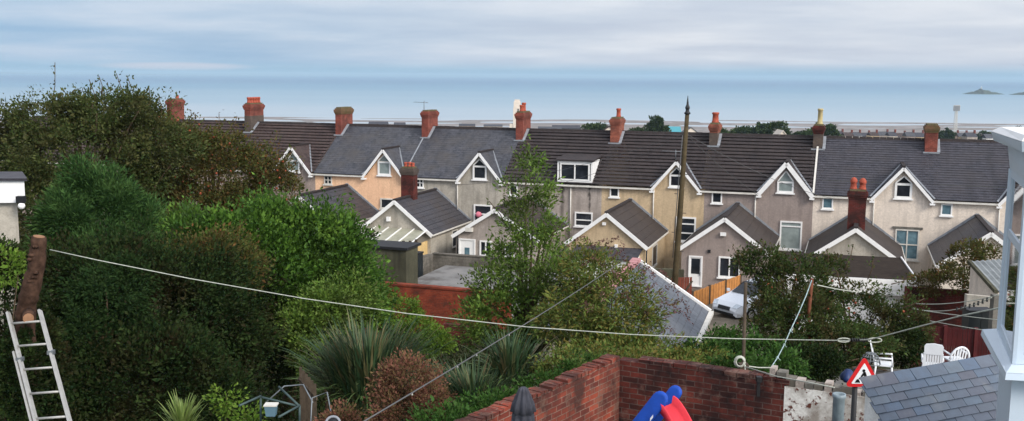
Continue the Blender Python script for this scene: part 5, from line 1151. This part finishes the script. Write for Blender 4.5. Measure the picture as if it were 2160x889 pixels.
# buddleia with drooping spikes
bd, C, d = plant('buddleia', 'purple brown flowering bush with drooping spikes beside the slate garage', 'shrub', [px_ell(1290, 650, 23, 110, 75), px_ell(1240, 580, 23.4, 70, 60), px_ell(1325, 690, 22.6, 72, 60), px_ell(1210, 680, 23, 90, 70), px_ell(1370, 750, 22, 70, 36), px_ell(1310, 750, 22, 120, 40)], 560, 56, .28, .12, .036, 'lf_budd', None, .06, limbs=24, lo=.45, up=-.1, shoots=120)
PP = []; DD = []; PK = []; DK = []
tips = [(1215, 500, 60), (1260, 508, 50), (1300, 530, 40), (1240, 545, 60), (1330, 560, 50), (1370, 600, 50), (1395, 640, 55), (1420, 655, 60), (1345, 590, 40), (1280, 570, 40), (1400, 690, 50), (1430, 630, 40), (1310, 620, 40), (1360, 560, 30), (1250, 605, 40), (1385, 570, 40), (1290, 500, 46), (1340, 640, 44), (1225, 640, 40), (1410, 600, 36)]
for i_, (x, y, l) in enumerate(tips):
    a = W(x - l * .3, y + 14, 22.6); b = W(x + l * .6, y + 18 + (i_ % 3) * 6, 22.2); top = W(x + l * .2, y - 2, 22.4)
    for k in range(60):
        q = RNG.random(); p_ = a.lerp(top, q * 2) if q < .5 else top.lerp(b, q * 2 - 1); tgt = (PP, DD) if True else (PK, DK)
        tgt[0].append(np.array(p_) + RNG.normal(size=3) * .028); tgt[1].append(RNG.normal(size=3) + np.array([.8, 0, -.3]))
leaf_obj('flower_spikes', np.array(PP), np.array(DD), .07, .028, M['lf_spike'], bd)
# shrubs over the brick wall
plant('leafy_shrub', 'trailing green shrub spilling over the brick wall below the slate garage', 'shrub', [px_ell(1380, 770, 20.5, 110, 34), px_ell(1470, 770, 21, 90, 34), px_ell(1240, 770, 20.5, 90, 50), px_ell(1330, 770, 19.4, 30, 18), px_ell(1190, 790, 19, 70, 40)], 330, 50, .2, .08, .04, 'lf_budd', None, .05, limbs=8)
plant('leafy_shrub', 'fresh green shrub behind the wall beside the thin grey pole', 'shrub', [px_ell(1530, 735, 24, 55, 40), px_ell(1600, 750, 23, 60, 44), px_ell(1480, 750, 22, 50, 34), px_ell(1560, 775, 20, 60, 22), px_ell(1640, 770, 21, 55, 34)], 300, 52, .22, .09, .05, 'lf_mid', None, .05, limbs=6)
plant('leafy_shrub', 'low green growth along the left brick wall beneath the flax plants', 'shrub', [px_ell(1150, 820, 17.4, 70, 26), px_ell(1050, 860, 16, 90, 26), px_ell(960, 890, 15, 90, 24), px_ell(1230, 780, 18.4, 60, 26)], 260, 46, .17, .065, .035, 'lf_mid', None, .04, limbs=5)
# dark orchard trees on the right
plant('apple_tree', 'dark small fruit tree in front of the white car', 'tree', [px_ell(1672, 620, 29, 80, 66), px_ell(1600, 553, 29.4, 52, 36), px_ell(1670, 680, 28, 110, 80), px_ell(1690, 590, 29, 60, 60)], 430, 70, .25, .095, .05, 'lf_cherry', (W(1650, 760, 28.5).x, 28.5), .1, limbs=24, lo=.4, fruit=(26, .04, 'fruit_red'), sprigs=[sp(1560, 560, 1545, 520, 29), sp(1600, 540, 1610, 505, 29)])
plant('apple_tree', 'dark loose fruit tree before the white garage fascia', 'tree', [px_ell(1790, 670, 29, 100, 70), px_ell(1748, 603, 29.4, 34, 38), px_ell(1840, 695, 28.6, 80, 52), px_ell(1780, 720, 27.4, 110, 46), px_ell(1900, 715, 28.6, 62, 50), px_ell(1750, 570, 29.4, 34, 32), px_ell(1912, 685, 28.4, 52, 54)], 480, 76, .25, .095, .05, 'lf_cherry', (W(1800, 770, 28.5).x, 28.5), .1, limbs=26, lo=.35, fruit=(30, .04, 'fruit_red'), sprigs=[sp(1745, 560, 1742, 525, 29), sp(1780, 570, 1800, 515, 29), sp(1830, 590, 1842, 545, 29), sp(1880, 600, 1912, 590, 28.6), sp(1905, 650, 1950, 630, 28)])
plant('leafy_shrub', 'dense shaded shrub in front of the dark red fence', 'shrub', [px_ell(1905, 724, 28, 50, 54), px_ell(1700, 765, 25, 90, 40)], 330, 50, .23, .09, .045, 'lf_dark', None, .06, limbs=8)
plant('climbing_shrub', 'olive climbing shrub on the cream rear wing near the corrugated shed', 'shrub', [px_ell(2035, 545, 44, 40, 40), px_ell(2000, 590, 43, 42, 36), px_ell(2070, 530, 45, 34, 24), px_ell(1960, 600, 43, 36, 24)], 210, 46, .26, .13, .065, 'lf_apple', None, .05, limbs=8, lo=.35)
plant('leafy_shrub', 'small dark shrub on the plastic roofed lean-to', 'shrub', [px_ell(765, 500, 52, 30, 22)], 40, 40, .25, .14, .07, 'lf_dark', None, .05, limbs=3)
# red brown bush
plant('red_leaved_bush', 'rounded reddish brown bush at the bottom edge beside the flax', 'shrub', [px_ell(858, 800, 16.5, 68, 58), px_ell(858, 870, 16, 85, 50), px_ell(905, 850, 16, 45, 50), px_ell(720, 890, 14.8, 40, 26)], 400, 56, .16, .055, .028, 'lf_red', None, .05, limbs=10, lo=.6)
plant('leafy_shrub', 'dark bushy growth around the foot of the lopped trunk behind the ladder', 'shrub', [px_ell(40, 800, 15.3, 52, 120, .15), px_ell(85, 780, 16.0, 60, 110, .2)], 150, 90, .16, .075, .04, 'lf_dark', (W(40, 850, 15.9).x, 15.95), .04, limbs=4)
plant('leafy_shrub', 'brownish olive shrub rising out of the dark hedge below its bright top', 'shrub', [px_ell(440, 545, 22.4, 84, 50), px_ell(500, 575, 22.4, 60, 46)], 90, 150, .36, .085, .042, 'lf_apple', None, .05, limbs=6, shoots=40)
plant('leafy_shrub', 'soft green bushy growth inside the dark hedge right of the ladder', 'shrub', [px_ell(225, 640, 18.6, 70, 76), px_ell(180, 720, 18, 50, 60), px_ell(270, 590, 19.4, 50, 40)], 110, 150, .3, .085, .032, 'lf_darkgreen', None, .05, limbs=6, shoots=40, up=-.2)
plant('leafy_shrub', 'mid green bush tucked between the big hedge and the flax', 'shrub', [px_ell(690, 660, 23.4, 60, 60), px_ell(640, 700, 23, 50, 60), px_ell(740, 640, 24.4, 50, 50)], 110, 130, .3, .09, .045, 'lf_tree', None, .05, limbs=6, shoots=40)
# flax clumps
def flax(label, bx_, by_, Y, R, H, n, mat, mat2, name='flax_plant', stiff=.5):
    b = W(bx_, by_, Y); r = thing(name, (b.x, b.y, gz(Y)), label, 'plant')
    for part, mt, cnt, el0, el1, rl in (('leaves', mat, n, .85, 1.54, 1.0), ('lower_leaves', mat2, n // 4, .25, .8, .8)):
        vs = []; fs = []
        for i in range(cnt):
            a = RNG.uniform(0, 2 * math.pi); el = RNG.uniform(el0, el1); L = RNG.uniform(.6, 1.05) * H * rl; st = V((math.cos(a), math.sin(a), 0)) * (RNG.random() * R) + b + Z_ * RNG.uniform(-.2, .1)
            d = V((math.cos(a) * math.cos(el), math.sin(a) * math.cos(el), math.sin(el))); side = V((-math.sin(a), math.cos(a), 0)); w = RNG.uniform(.018, .034) * (H / 1.6) ** .5; p = st.copy(); k0 = len(vs); seg = 5
            for j in range(seg + 1):
                q = j / seg; ww = w * (1 - q ** 2.2) * (.6 + .4 * min(1, q * 3)) + .002; vs += [p - side * ww, p + side * ww]
                d = (d + V((math.cos(a) * .04, math.sin(a) * .04, -stiff * q * .55))).normalized(); p = p + d * (L / seg)
            fs += [(k0 + 2 * j, k0 + 2 * j + 1, k0 + 2 * j + 3, k0 + 2 * j + 2) for j in range(seg)]
        m = MB(); m.add(vs, fs, True); m.build(part, M[mt], r)
    return r
flax('large grey green flax plant with sword shaped leaves at the foot of the hedge', 775, 820, 20, .8, 1.5, 900, 'lf_flax', 'lf_flax2')
flax('second grey green flax plant next to the red brown bush', 1000, 860, 18.5, .7, .92, 650, 'lf_flax', 'lf_flax2')
flax('smaller flax plant close to the left brick wall', 1075, 790, 19.4, .4, 1.0, 260, 'lf_flax', 'lf_flax2')
flax('bright yellow green spiky yucca at the bottom edge', 383, 905, 13.6, .06, .52, 130, 'lf_yucca', 'lf_yucca', 'yucca', .12)
# undergrowth over the slopes
N = 90000; X = RNG.uniform(-16, 9, N); Y = 14.5 + 27 * RNG.random(N) ** 1.2
k = ~((X > -1.5) & (Y < 18.2)) & ~((X > 3.2) & (Y > 26) & (Y < 37)); X, Y = X[k], Y[k]; hgt = RNG.random(len(X)) ** 2 * .5 * (1 + .8 * np.sin(X * 1.3) * np.sin(Y * .9)); Zg = np.array([gz(y) for y in Y])
P = np.stack([X, Y, Zg + hgt], 1); D = RNG.normal(size=P.shape) + np.array([0, 0, .9]); leaf_obj('undergrowth', P, D, .14 * RNG.uniform(.6, 1.3, len(X)), .06, M['lf_dark'], None, (0, 25, 3), kind='stuff')

# ------------------------------------------------------------------ far town, trees and landmarks
def far_tree(x, ytop, w, Y, label, shape='round'):
    c = W(x, ytop, Y); k = Y / f; r = w * k / 2; base = gz(Y); h = c.z - base
    if shape == 'round': es = [(c.x, Y, c.z - r * .6, r, r * .8, r * .6), (c.x - r * .5, Y, c.z - r, r * .6, r * .6, r * .5), (c.x + r * .5, Y, c.z - r * .95, r * .6, r * .6, r * .5)]
    else: es = [(c.x - r * .1, Y, c.z - r * .4, r * .55, r * .5, r * .42), (c.x - r * .3, Y, c.z - r * 1.0, r * .6, r * .5, r * .45), (c.x + r * .35, Y, c.z - r * 1.1, r * .65, r * .5, r * .4), (c.x, Y, c.z - r * 1.7, r * .9, r * .6, r * .5)]
    t = thing('broadleaf_tree', (c.x, Y, base), label, 'tree', 'trees beyond the rooftops'); C, d = clump_centres(es, 230, .45); P, D, LL, WW = crown(C, d, 60, r * .16, r * .13, r * .085, .7); leaf_obj('crown', P, D, LL, WW, M['lf_far'], t)
    MB().tube([V((c.x, Y, base - 1)), V((c.x, Y, c.z - r * .6))], [r * .12, r * .04], 8).build('trunk', M['bark'], t)
far_tree(1385, 246, 54, 380, 'dark ragged tree beyond the roofs just left of the tall wooden pole', 'ragged')
far_tree(1258, 262, 58, 400, 'low rounded bright green tree beyond the ridge left of the orange chimney')
far_tree(1622, 258, 84, 380, 'broad round tree beyond the ridge above the white gable boards')
far_tree(1568, 268, 50, 390, 'smaller tree joined to the left of the broad round tree')
far_tree(1520, 276, 60, 370, 'low tree top showing right behind the grey stack with single red pot')
far_tree(1738, 266, 74, 420, 'dark tree behind the chimney with the tall buff pot')
far_tree(1690, 277, 44, 410, 'small dark tree between the broad round tree and the buff potted chimney')
far_tree(1995, 275, 34, 620, 'small dark tree right of the mossy topped red chimney')
far_tree(2072, 279, 46, 620, 'dark tree beyond the ridge near the white bay roof')
far_tree(2158, 270, 36, 500, 'dark tree at the right edge above the bay roof')
far_tree(1345, 270, 40, 420, 'small low shrubby tree right of the orange chimney')

def far_house(x, ytop, wpx, Y, wallc, roofc, label, group=None, chim=True, gable=False, hpx=9):
    c = W(x, ytop, Y); k = Y / f; w = wpx * k / 2; base = gz(Y); hr = hpx * k; h = thing('distant_house', (c.x, Y, base), label, 'house', group)
    m = MB(); m.hexa([V((c.x - w, Y, base - 1)), V((c.x + w, Y, base - 1)), V((c.x + w, Y + 8, base - 1)), V((c.x - w, Y + 8, base - 1)), V((c.x - w, Y, c.z - hr)), V((c.x + w, Y, c.z - hr)), V((c.x + w, Y + 8, c.z - hr)), V((c.x - w, Y + 8, c.z - hr))])
    if gable: m.prism([V((c.x - w, Y - .01, c.z - hr)), V((c.x + w, Y - .01, c.z - hr)), V((c.x, Y - .01, c.z))], (0, 7.9, 0))
    m.build('wall', M[wallc], h); m = MB(); o = .25
    if gable:
        for s in (-1, 1):
            pl = [V((c.x, Y - .4, c.z)), V((c.x + s * (w + o), Y - .4, c.z - hr - .2)), V((c.x + s * (w + o), Y + 8.4, c.z - hr - .2)), V((c.x, Y + 8.4, c.z))]; m.prism(pl if s > 0 else pl[::-1], (0, 0, .3))
    else:
        m.prism([V((c.x - w, Y - o, c.z - hr)), V((c.x - w, Y + 4, c.z)), V((c.x - w, Y + 8 + o, c.z - hr))], (2 * w - .02, 0, 0))
    m.build('roof', M[roofc], h)
    for j in range(2): MB().box((c.x - w * .5 + j * w, Y - (.08 if not gable else .1), c.z - hr - 2.2), 1.2, .1, 1.5).build('window', M['glass'], h)
    if chim: MB().box((c.x + w * .92, Y + 4, c.z + .2), .9, 1.3, 2.6).build('chimney', M['b_red'], h)
cols = ['r_greybrown', 'r_cream', 'r_white', 'r_brown', 'r_tan']
rf = random.Random(21); x = 1772; i = 0
names = ['pale', 'cream', 'white', 'brown', 'tan']
while x < 2108:
    if not 1946 < x < 1984:
        y = 279 + (x - 1772) * .011 + rf.uniform(-1.5, 1.5); w_ = rf.uniform(17, 23); gb_ = rf.random() < .3
        far_house(x, y, w_, rf.uniform(600, 640), cols[i % 5], ['slate_dark', 'tile_brown', 'slate_grey'][i % 3], 'tiny distant terraced house in the rows between the ridge line and the sands', 'distant terraced houses above the right hand ridge', True, gb_, rf.uniform(7, 9))
    x += rf.uniform(17, 21); i += 1
M['teal'] = m_plain('teal_painted_roof', srgb(70, 140, 150), .6, .3, .1, .2)
far_house(1424, 268, 28, 520, 'r_white', 'teal', 'distant house with bright teal roof beside the tall pole', None, False, False, 12)
far_house(1458, 270, 28, 540, 'r_cream', 'slate_grey', 'distant grey gabled house right of the tall wooden pole', None, False, True, 10)
far_house(1652, 277, 17, 360, 'r_cream', 'r_cream', 'small cream gable poking above the ridge by the broad round tree', None, False, True, 11)
far_house(1195, 265, 60, 700, 'slate_grey', 'slate_dark', 'long low grey building beyond the ridge left of the rounded tree', None, False, False, 6)
far_house(1160, 268, 50, 690, 'r_cream', 'slate_grey', 'low pale roofed building right of the two pot chimney', None, False, False, 5)
far_house(1285, 268, 28, 395, 'r_cream', 'tile_brown', 'brown roofed gable house peeping out beside the rounded tree', None, False, True, 10)
far_house(797, 257, 40, 800, 'slate_grey', 'slate_dark', 'dark flat roofed building on the shore right of the mossy red chimney', None, False, False, 5)
far_house(842, 259, 24, 800, 'slate_dark', 'slate_dark', 'small dark building on the shore left of the aerial chimney', None, False, False, 5)
far_house(985, 262, 34, 820, 'r_brown', 'slate_dark', 'low dark roof just clearing the slate ridge of the grey house', None, False, False, 4)
far_house(1040, 263, 40, 820, 'r_greybrown', 'slate_grey', 'low grey roof just clearing the ridge left of the white tower', None, False, False, 4)

# white civic tower
Yt = 900; tp = W(1091, 210, Yt); tw_ = thing('white_tower', (tp.x, Yt, gz(Yt)), 'tall white stone civic tower beside the two pot chimney', 'tower'); k = Yt / f
m = MB(); b0_ = gz(Yt) - 2; hw = 8.2 * k
m.box((tp.x, Yt, (b0_ + tp.z - 8) / 2), hw * 2, hw * 2, tp.z - 8 - b0_); m.box((tp.x, Yt, tp.z - 5), hw * 1.8, hw * 1.8, 6); m.box((tp.x, Yt, tp.z - 1.2), hw * 1.4, hw * 1.4, 2); m.box((tp.x, Yt, tp.z - 8), hw * 2.1, hw * 2.1, .6)
m.box((tp.x - hw * 1.4, Yt, (b0_ + tp.z - 22) / 2), hw, hw * 1.6, tp.z - 22 - b0_); m.build('tower_shaft', M['r_cream'], tw_)
MB().box((tp.x + hw * .25, Yt - hw - .06, tp.z - 10.5), hw * .34, .1, 5).build('window', M['glass'], tw_)
MB().box((tp.x + hw * .25, Yt - hw - .12, tp.z - 13.4), hw * .8, .8, .5).build('balcony', M['r_cream'], tw_)
# floodlight mast
Yf = 950; tp = W(2018, 223, Yf); mt = thing('floodlight_mast', (tp.x, Yf, gz(Yf)), 'tall pale floodlight mast on the shore', 'mast')
m = MB(); bz = gz(Yf) - 1; r0 = 1.5
for a in range(4):
    dx_, dy_ = ((-1, -1), (1, -1), (1, 1), (-1, 1))[a]; m.beam(V((tp.x + dx_ * r0, Yf + dy_ * r0, bz)), V((tp.x + dx_ * .8, Yf + dy_ * .8, tp.z - 5)), .35, .35)
for j in range(8):
    z = bz + (tp.z - 5 - bz) * j / 8; z2 = bz + (tp.z - 5 - bz) * (j + 1) / 8; q = r0 - .7 * j / 8; m.beam(V((tp.x - q, Yf - q, z)), V((tp.x + q, Yf - q, z2)), .25, .25); m.beam(V((tp.x + q, Yf - q, z)), V((tp.x - q, Yf - q, z2)), .25, .25)
m.build('lattice', M['offwhite'], mt)
for j in range(4):
    for i_ in range(5): MB().box((tp.x - 2.4 + i_ * 1.2, Yf - 1, tp.z - 4.4 + j * 1.3), .95, .4, 1.0).build('floodlight', M['lead'], mt)
MB().box((tp.x, Yf - .6, tp.z - 2.4), 6.4, .25, 5.4).build('lamp_frame', M['offwhite'], mt)

# islands and far coast
def m_rock():
    n = NT('island_rock_and_turf'); o = n.coord('Object', (.05, .05, .05)); a = n.noise(o, 1.2, 6, .65); col = n.ramp(a, [(.4, srgb(66, 66, 62)), (.6, srgb(82, 88, 70))]); return n.fin(col, .95, .1)
M['rock'] = m_rock()
def island(x0, x1, ypk, xpk, Yd, name, hmul=1.0):
    a, b = W(x0, 197, Yd), W(x1, 197, Yd); pk = W(xpk, ypk, Yd); hz = pk.z + 47; nx, ny = 60, 14; qp = (pk.x - a.x) / (b.x - a.x); rr = random.Random(int(xpk)); ph2 = [rr.uniform(0, 6) for _ in range(4)]
    vs = []
    for j in range(ny):
        for i_ in range(nx):
            q = i_ / (nx - 1); w_ = j / (ny - 1); e = (q / qp if q < qp else (1 - q) / (1 - qp)); prof = (.22 * min(1, e * 5) + .78 * max(0, e) ** 1.7) * (1 + .1 * math.sin(q * 31 + ph2[0]) + .07 * math.sin(q * 67 + ph2[1]))
            z = -48.5 + (hz + 1.5) * max(0, prof) * max(0, 1 - abs(2 * w_ - 1) ** 2.0); vs.append((a.x + (b.x - a.x) * q, Yd + (w_ - .5) * (b.x - a.x) * .5, z))
    fs = [(j * nx + i_, j * nx + i_ + 1, (j + 1) * nx + i_ + 1, (j + 1) * nx + i_) for j in range(ny - 1) for i_ in range(nx - 1)]
    o = MB().add(vs, fs, True).build(name, M['rock'], None, (pk.x, Yd, -47)); o['kind'] = 'structure'; return pk
pk = island(2032, 2118, 188, 2070, 4000, 'island_hill')
lh = thing('lighthouse', (pk.x, 4000, pk.z - 3), 'tiny white lighthouse on top of the rocky island', 'lighthouse'); MB().lathe((pk.x, 4000, pk.z - 3), [(3, 0), (2.4, 9), (2.6, 9.4), (1.4, 10), (1.4, 12), (.2, 13)], 10).build('tower', M['white'], lh)
island(2130, 2215, 189, 2180, 3900, 'headland_hill')
a, b = W(-700, 152, 30000), W(420, 154, 30000); vs = []
n_ = 60
for i_ in range(n_):
    q = i_ / (n_ - 1); x = a.x + (b.x - a.x) * q; h_ = (60 + 40 * math.sin(q * 7) + 20 * math.sin(q * 23)) * min(1, (1 - q) * 3); vs += [(x, 30000, -50), (x, 30400, -47 + max(0, h_) * .9), (x, 31500, -50)]
fs = [(3 * i_, 3 * i_ + 3, 3 * i_ + 4, 3 * i_ + 1) for i_ in range(n_ - 1)] + [(3 * i_ + 1, 3 * i_ + 4, 3 * i_ + 5, 3 * i_ + 2) for i_ in range(n_ - 1)]
o = MB().add(vs, fs, True).build('far_coast_hills', M['rock']); o['kind'] = 'structure'

# ------------------------------------------------------------------ haze
def add_haze(density):
    hz = bpy.data.materials.new('sea_haze'); hz.use_nodes = True; t = hz.node_tree; t.nodes.clear(); pv = t.nodes.new('ShaderNodeVolumePrincipled'); pv.inputs['Color'].default_value = (.56, .77, .93, 1); pv.inputs['Density'].default_value = density; pv.inputs['Anisotropy'].default_value = .0
    out = t.nodes.new('ShaderNodeOutputMaterial'); t.links.new(pv.outputs[0], out.inputs['Volume'])
    R_ = 62000; m = MB(); m.hexa([V((-R_, -200, -65)), V((R_, -200, -65)), V((R_, R_, -65)), V((-R_, R_, -65)), V((-R_, -200, 60)), V((R_, -200, 60)), V((R_, R_, 60)), V((-R_, R_, 60))]); o = m.build('haze', hz); o['kind'] = 'stuff'
HAZE = 7.5e-5
if HAZE: add_haze(HAZE)

# ------------------------------------------------------------------ sky, sun, camera
w = bpy.data.worlds.new('World'); scene.world = w; w.use_nodes = True; t = w.node_tree; nn_ = t.nodes; lk = t.links.new; bg = nn_['Background']
SUN_EL, SUN_AZ = math.radians(32), math.radians(138)      # azimuth from +Y (away from camera) towards +X (right)
sky = nn_.new('ShaderNodeTexSky'); sky.sky_type = 'NISHITA'; sky.sun_disc = False; sky.sun_elevation = SUN_EL; sky.sun_rotation = SUN_AZ; sky.dust_density = 2.0; sky.ozone_density = 2.0
tc = nn_.new('ShaderNodeTexCoord'); sep = nn_.new('ShaderNodeSeparateXYZ'); lk(tc.outputs['Generated'], sep.inputs[0])
def mth(op, a, b=None, clamp=False):
    n = nn_.new('ShaderNodeMath'); n.operation = op; n.use_clamp = clamp
    for i_, v_ in enumerate((a, b)):
        if v_ is None: continue
        if hasattr(v_, 'is_linked'): lk(v_, n.inputs[i_])
        else: n.inputs[i_].default_value = v_
    return n.outputs[0]
zc = mth('ADD', mth('MAXIMUM', sep.outputs['Z'], 0), .075)
cu = mth('DIVIDE', sep.outputs['X'], zc); cv = mth('DIVIDE', sep.outputs['Y'], zc); cmb = nn_.new('ShaderNodeCombineXYZ'); lk(cu, cmb.inputs[0]); lk(cv, cmb.inputs[1])
def cn(scale, detail, rough, sx=1, sy=1, off=0):
    mp = nn_.new('ShaderNodeMapping'); mp.inputs['Scale'].default_value = (sx, sy, 1); mp.inputs['Location'].default_value = (off, off * 1.7, 0); lk(cmb.outputs[0], mp.inputs[0])
    n = nn_.new('ShaderNodeTexNoise'); n.inputs['Scale'].default_value = scale; n.inputs['Detail'].default_value = detail; n.inputs['Roughness'].default_value = rough; lk(mp.outputs[0], n.inputs['Vector']); return n.outputs['Fac']
def rmp(fac, stops):
    r = nn_.new('ShaderNodeValToRGB'); el = r.color_ramp.elements
    while len(el) < len(stops): el.new(.5)
    for e, (p, c) in zip(el, stops): e.position = p; e.color = c
    lk(fac, r.inputs[0]); return r.outputs[0]
def mx(fac, a, b):
    n = nn_.new('ShaderNodeMix'); n.data_type = 'RGBA'
    for s_, v_ in ((n.inputs[0], fac), (n.inputs[6], a), (n.inputs[7], b)):
        if hasattr(v_, 'is_linked'): lk(v_, s_)
        else: s_.default_value = v_
    return n.outputs[2]
n1 = cn(.12, 6, .55, 1, .8, 3.1); n2 = cn(.55, 8, .55, 1, 1.1, 9.0); n3 = cn(.07, 4, .5, 1, 1, 5.5)
KS = 6.1     # cloud radiance in the units of the sky texture
g = lambda r, g_, b_: tuple(c * KS for c in srgb(r, g_, b_)[:3]) + (1,)
cloud = rmp(n2, [(.34, srgb(196, 203, 218)), (.5, srgb(208, 214, 226)), (.68, srgb(226, 229, 236))])
blue = rmp(n2, [(.34, srgb(148, 182, 214)), (.5, srgb(166, 193, 220)), (.66, srgb(188, 205, 226))])
# more open blue towards the left (east) and close to the horizon
lft = mth('MULTIPLY', mth('SUBTRACT', .16, sep.outputs['X']), 1.5, True)
low = nn_.new('ShaderNodeMapRange'); low.inputs['From Min'].default_value = .05; low.inputs['From Max'].default_value = .14; low.inputs['To Min'].default_value = 1; low.inputs['To Max'].default_value = 0; lk(sep.outputs['Z'], low.inputs['Value'])
mask = mth('MULTIPLY', mth('ADD', mth('MULTIPLY', lft, 1.0), mth('MULTIPLY', mth('SUBTRACT', n3, .5), 1.6), True), low.outputs[0])
c1_ = mx(mask, cloud, blue)
hor = nn_.new('ShaderNodeMapRange'); hor.inputs['From Min'].default_value = .0; hor.inputs['From Max'].default_value = .016; hor.inputs['To Min'].default_value = 1; hor.inputs['To Max'].default_value = 0; hor.interpolation_type = 'SMOOTHSTEP'; lk(sep.outputs['Z'], hor.inputs['Value'])
c2_ = mx(hor.outputs[0], c1_, srgb(150, 188, 214))
# pale lens shaped gap low on the left
el = mth('ADD', mth('POWER', mth('DIVIDE', mth('ADD', sep.outputs['X'], .318), .075), 2), mth('POWER', mth('DIVIDE', mth('SUBTRACT', sep.outputs['Z'], .0062), .0045), 2))
gap = nn_.new('ShaderNodeMapRange'); gap.inputs['From Min'].default_value = .1; gap.inputs['From Max'].default_value = 1.1; gap.inputs['To Min'].default_value = .8; gap.inputs['To Max'].default_value = 0; gap.interpolation_type = 'SMOOTHSTEP'; lk(el, gap.inputs['Value'])
c3_ = mx(gap.outputs[0], c2_, srgb(216, 214, 224))
dsun = nn_.new('ShaderNodeVectorMath'); dsun.operation = 'DOT_PRODUCT'; lk(tc.outputs['Generated'], dsun.inputs[0]); dsun.inputs[1].default_value = (math.sin(SUN_AZ) * math.cos(SUN_EL), math.cos(SUN_AZ) * math.cos(SUN_EL), math.sin(SUN_EL))
glow = nn_.new('ShaderNodeMapRange'); glow.inputs['From Min'].default_value = -.1; glow.inputs['From Max'].default_value = 1; glow.inputs['To Min'].default_value = 1; glow.inputs['To Max'].default_value = 2.4; lk(dsun.outputs['Value'], glow.inputs['Value'])
gl_ = nn_.new('ShaderNodeVectorMath'); gl_.operation = 'SCALE'; lk(c3_, gl_.inputs[0]); lk(glow.outputs[0], gl_.inputs['Scale']); c3_ = gl_.outputs[0]
sc_ = nn_.new('ShaderNodeVectorMath'); sc_.operation = 'SCALE'; sc_.inputs['Scale'].default_value = KS; lk(c3_, sc_.inputs[0])
fin = mx(.94, sky.outputs[0], sc_.outputs[0]); lk(fin, bg.inputs['Color']); bg.inputs['Strength'].default_value = .085
sd_ = bpy.data.lights.new('sun', 'SUN'); sd_.energy = 1.5; sd_.angle = math.radians(20); sd_.color = (1, .94, .86); so = bpy.data.objects.new('sun', sd_); COL.objects.link(so); so.location = (20, 10, 60)
dv_ = V((math.sin(SUN_AZ) * math.cos(SUN_EL), math.cos(SUN_AZ) * math.cos(SUN_EL), math.sin(SUN_EL))); so.rotation_euler = dv_.to_track_quat('Z', 'Y').to_euler()
cd = bpy.data.cameras.new('camera'); co = bpy.data.objects.new('camera', cd); COL.objects.link(co); cd.sensor_fit = 'HORIZONTAL'; cd.sensor_width = 36; cd.lens = 36 * f / 2160; cd.clip_start = .1; cd.clip_end = 90000
from mathutils import Matrix
co.matrix_world = Matrix(((R2.x, U2.x, -_F.x, 0), (R2.y, U2.y, -_F.y, 0), (R2.z, U2.z, -_F.z, CZ), (0, 0, 0, 1)))
scene.camera = co
scene.view_settings.view_transform = 'Standard'; scene.view_settings.look = 'None'; scene.view_settings.exposure = 1.04; scene.view_settings.gamma = 1; scene.view_settings.use_curve_mapping = False
scene.cycles.max_bounces = 6; scene.cycles.diffuse_bounces = 3; scene.cycles.transmission_bounces = 3; scene.cycles.volume_bounces = 0
scene.cycles.use_denoising = True
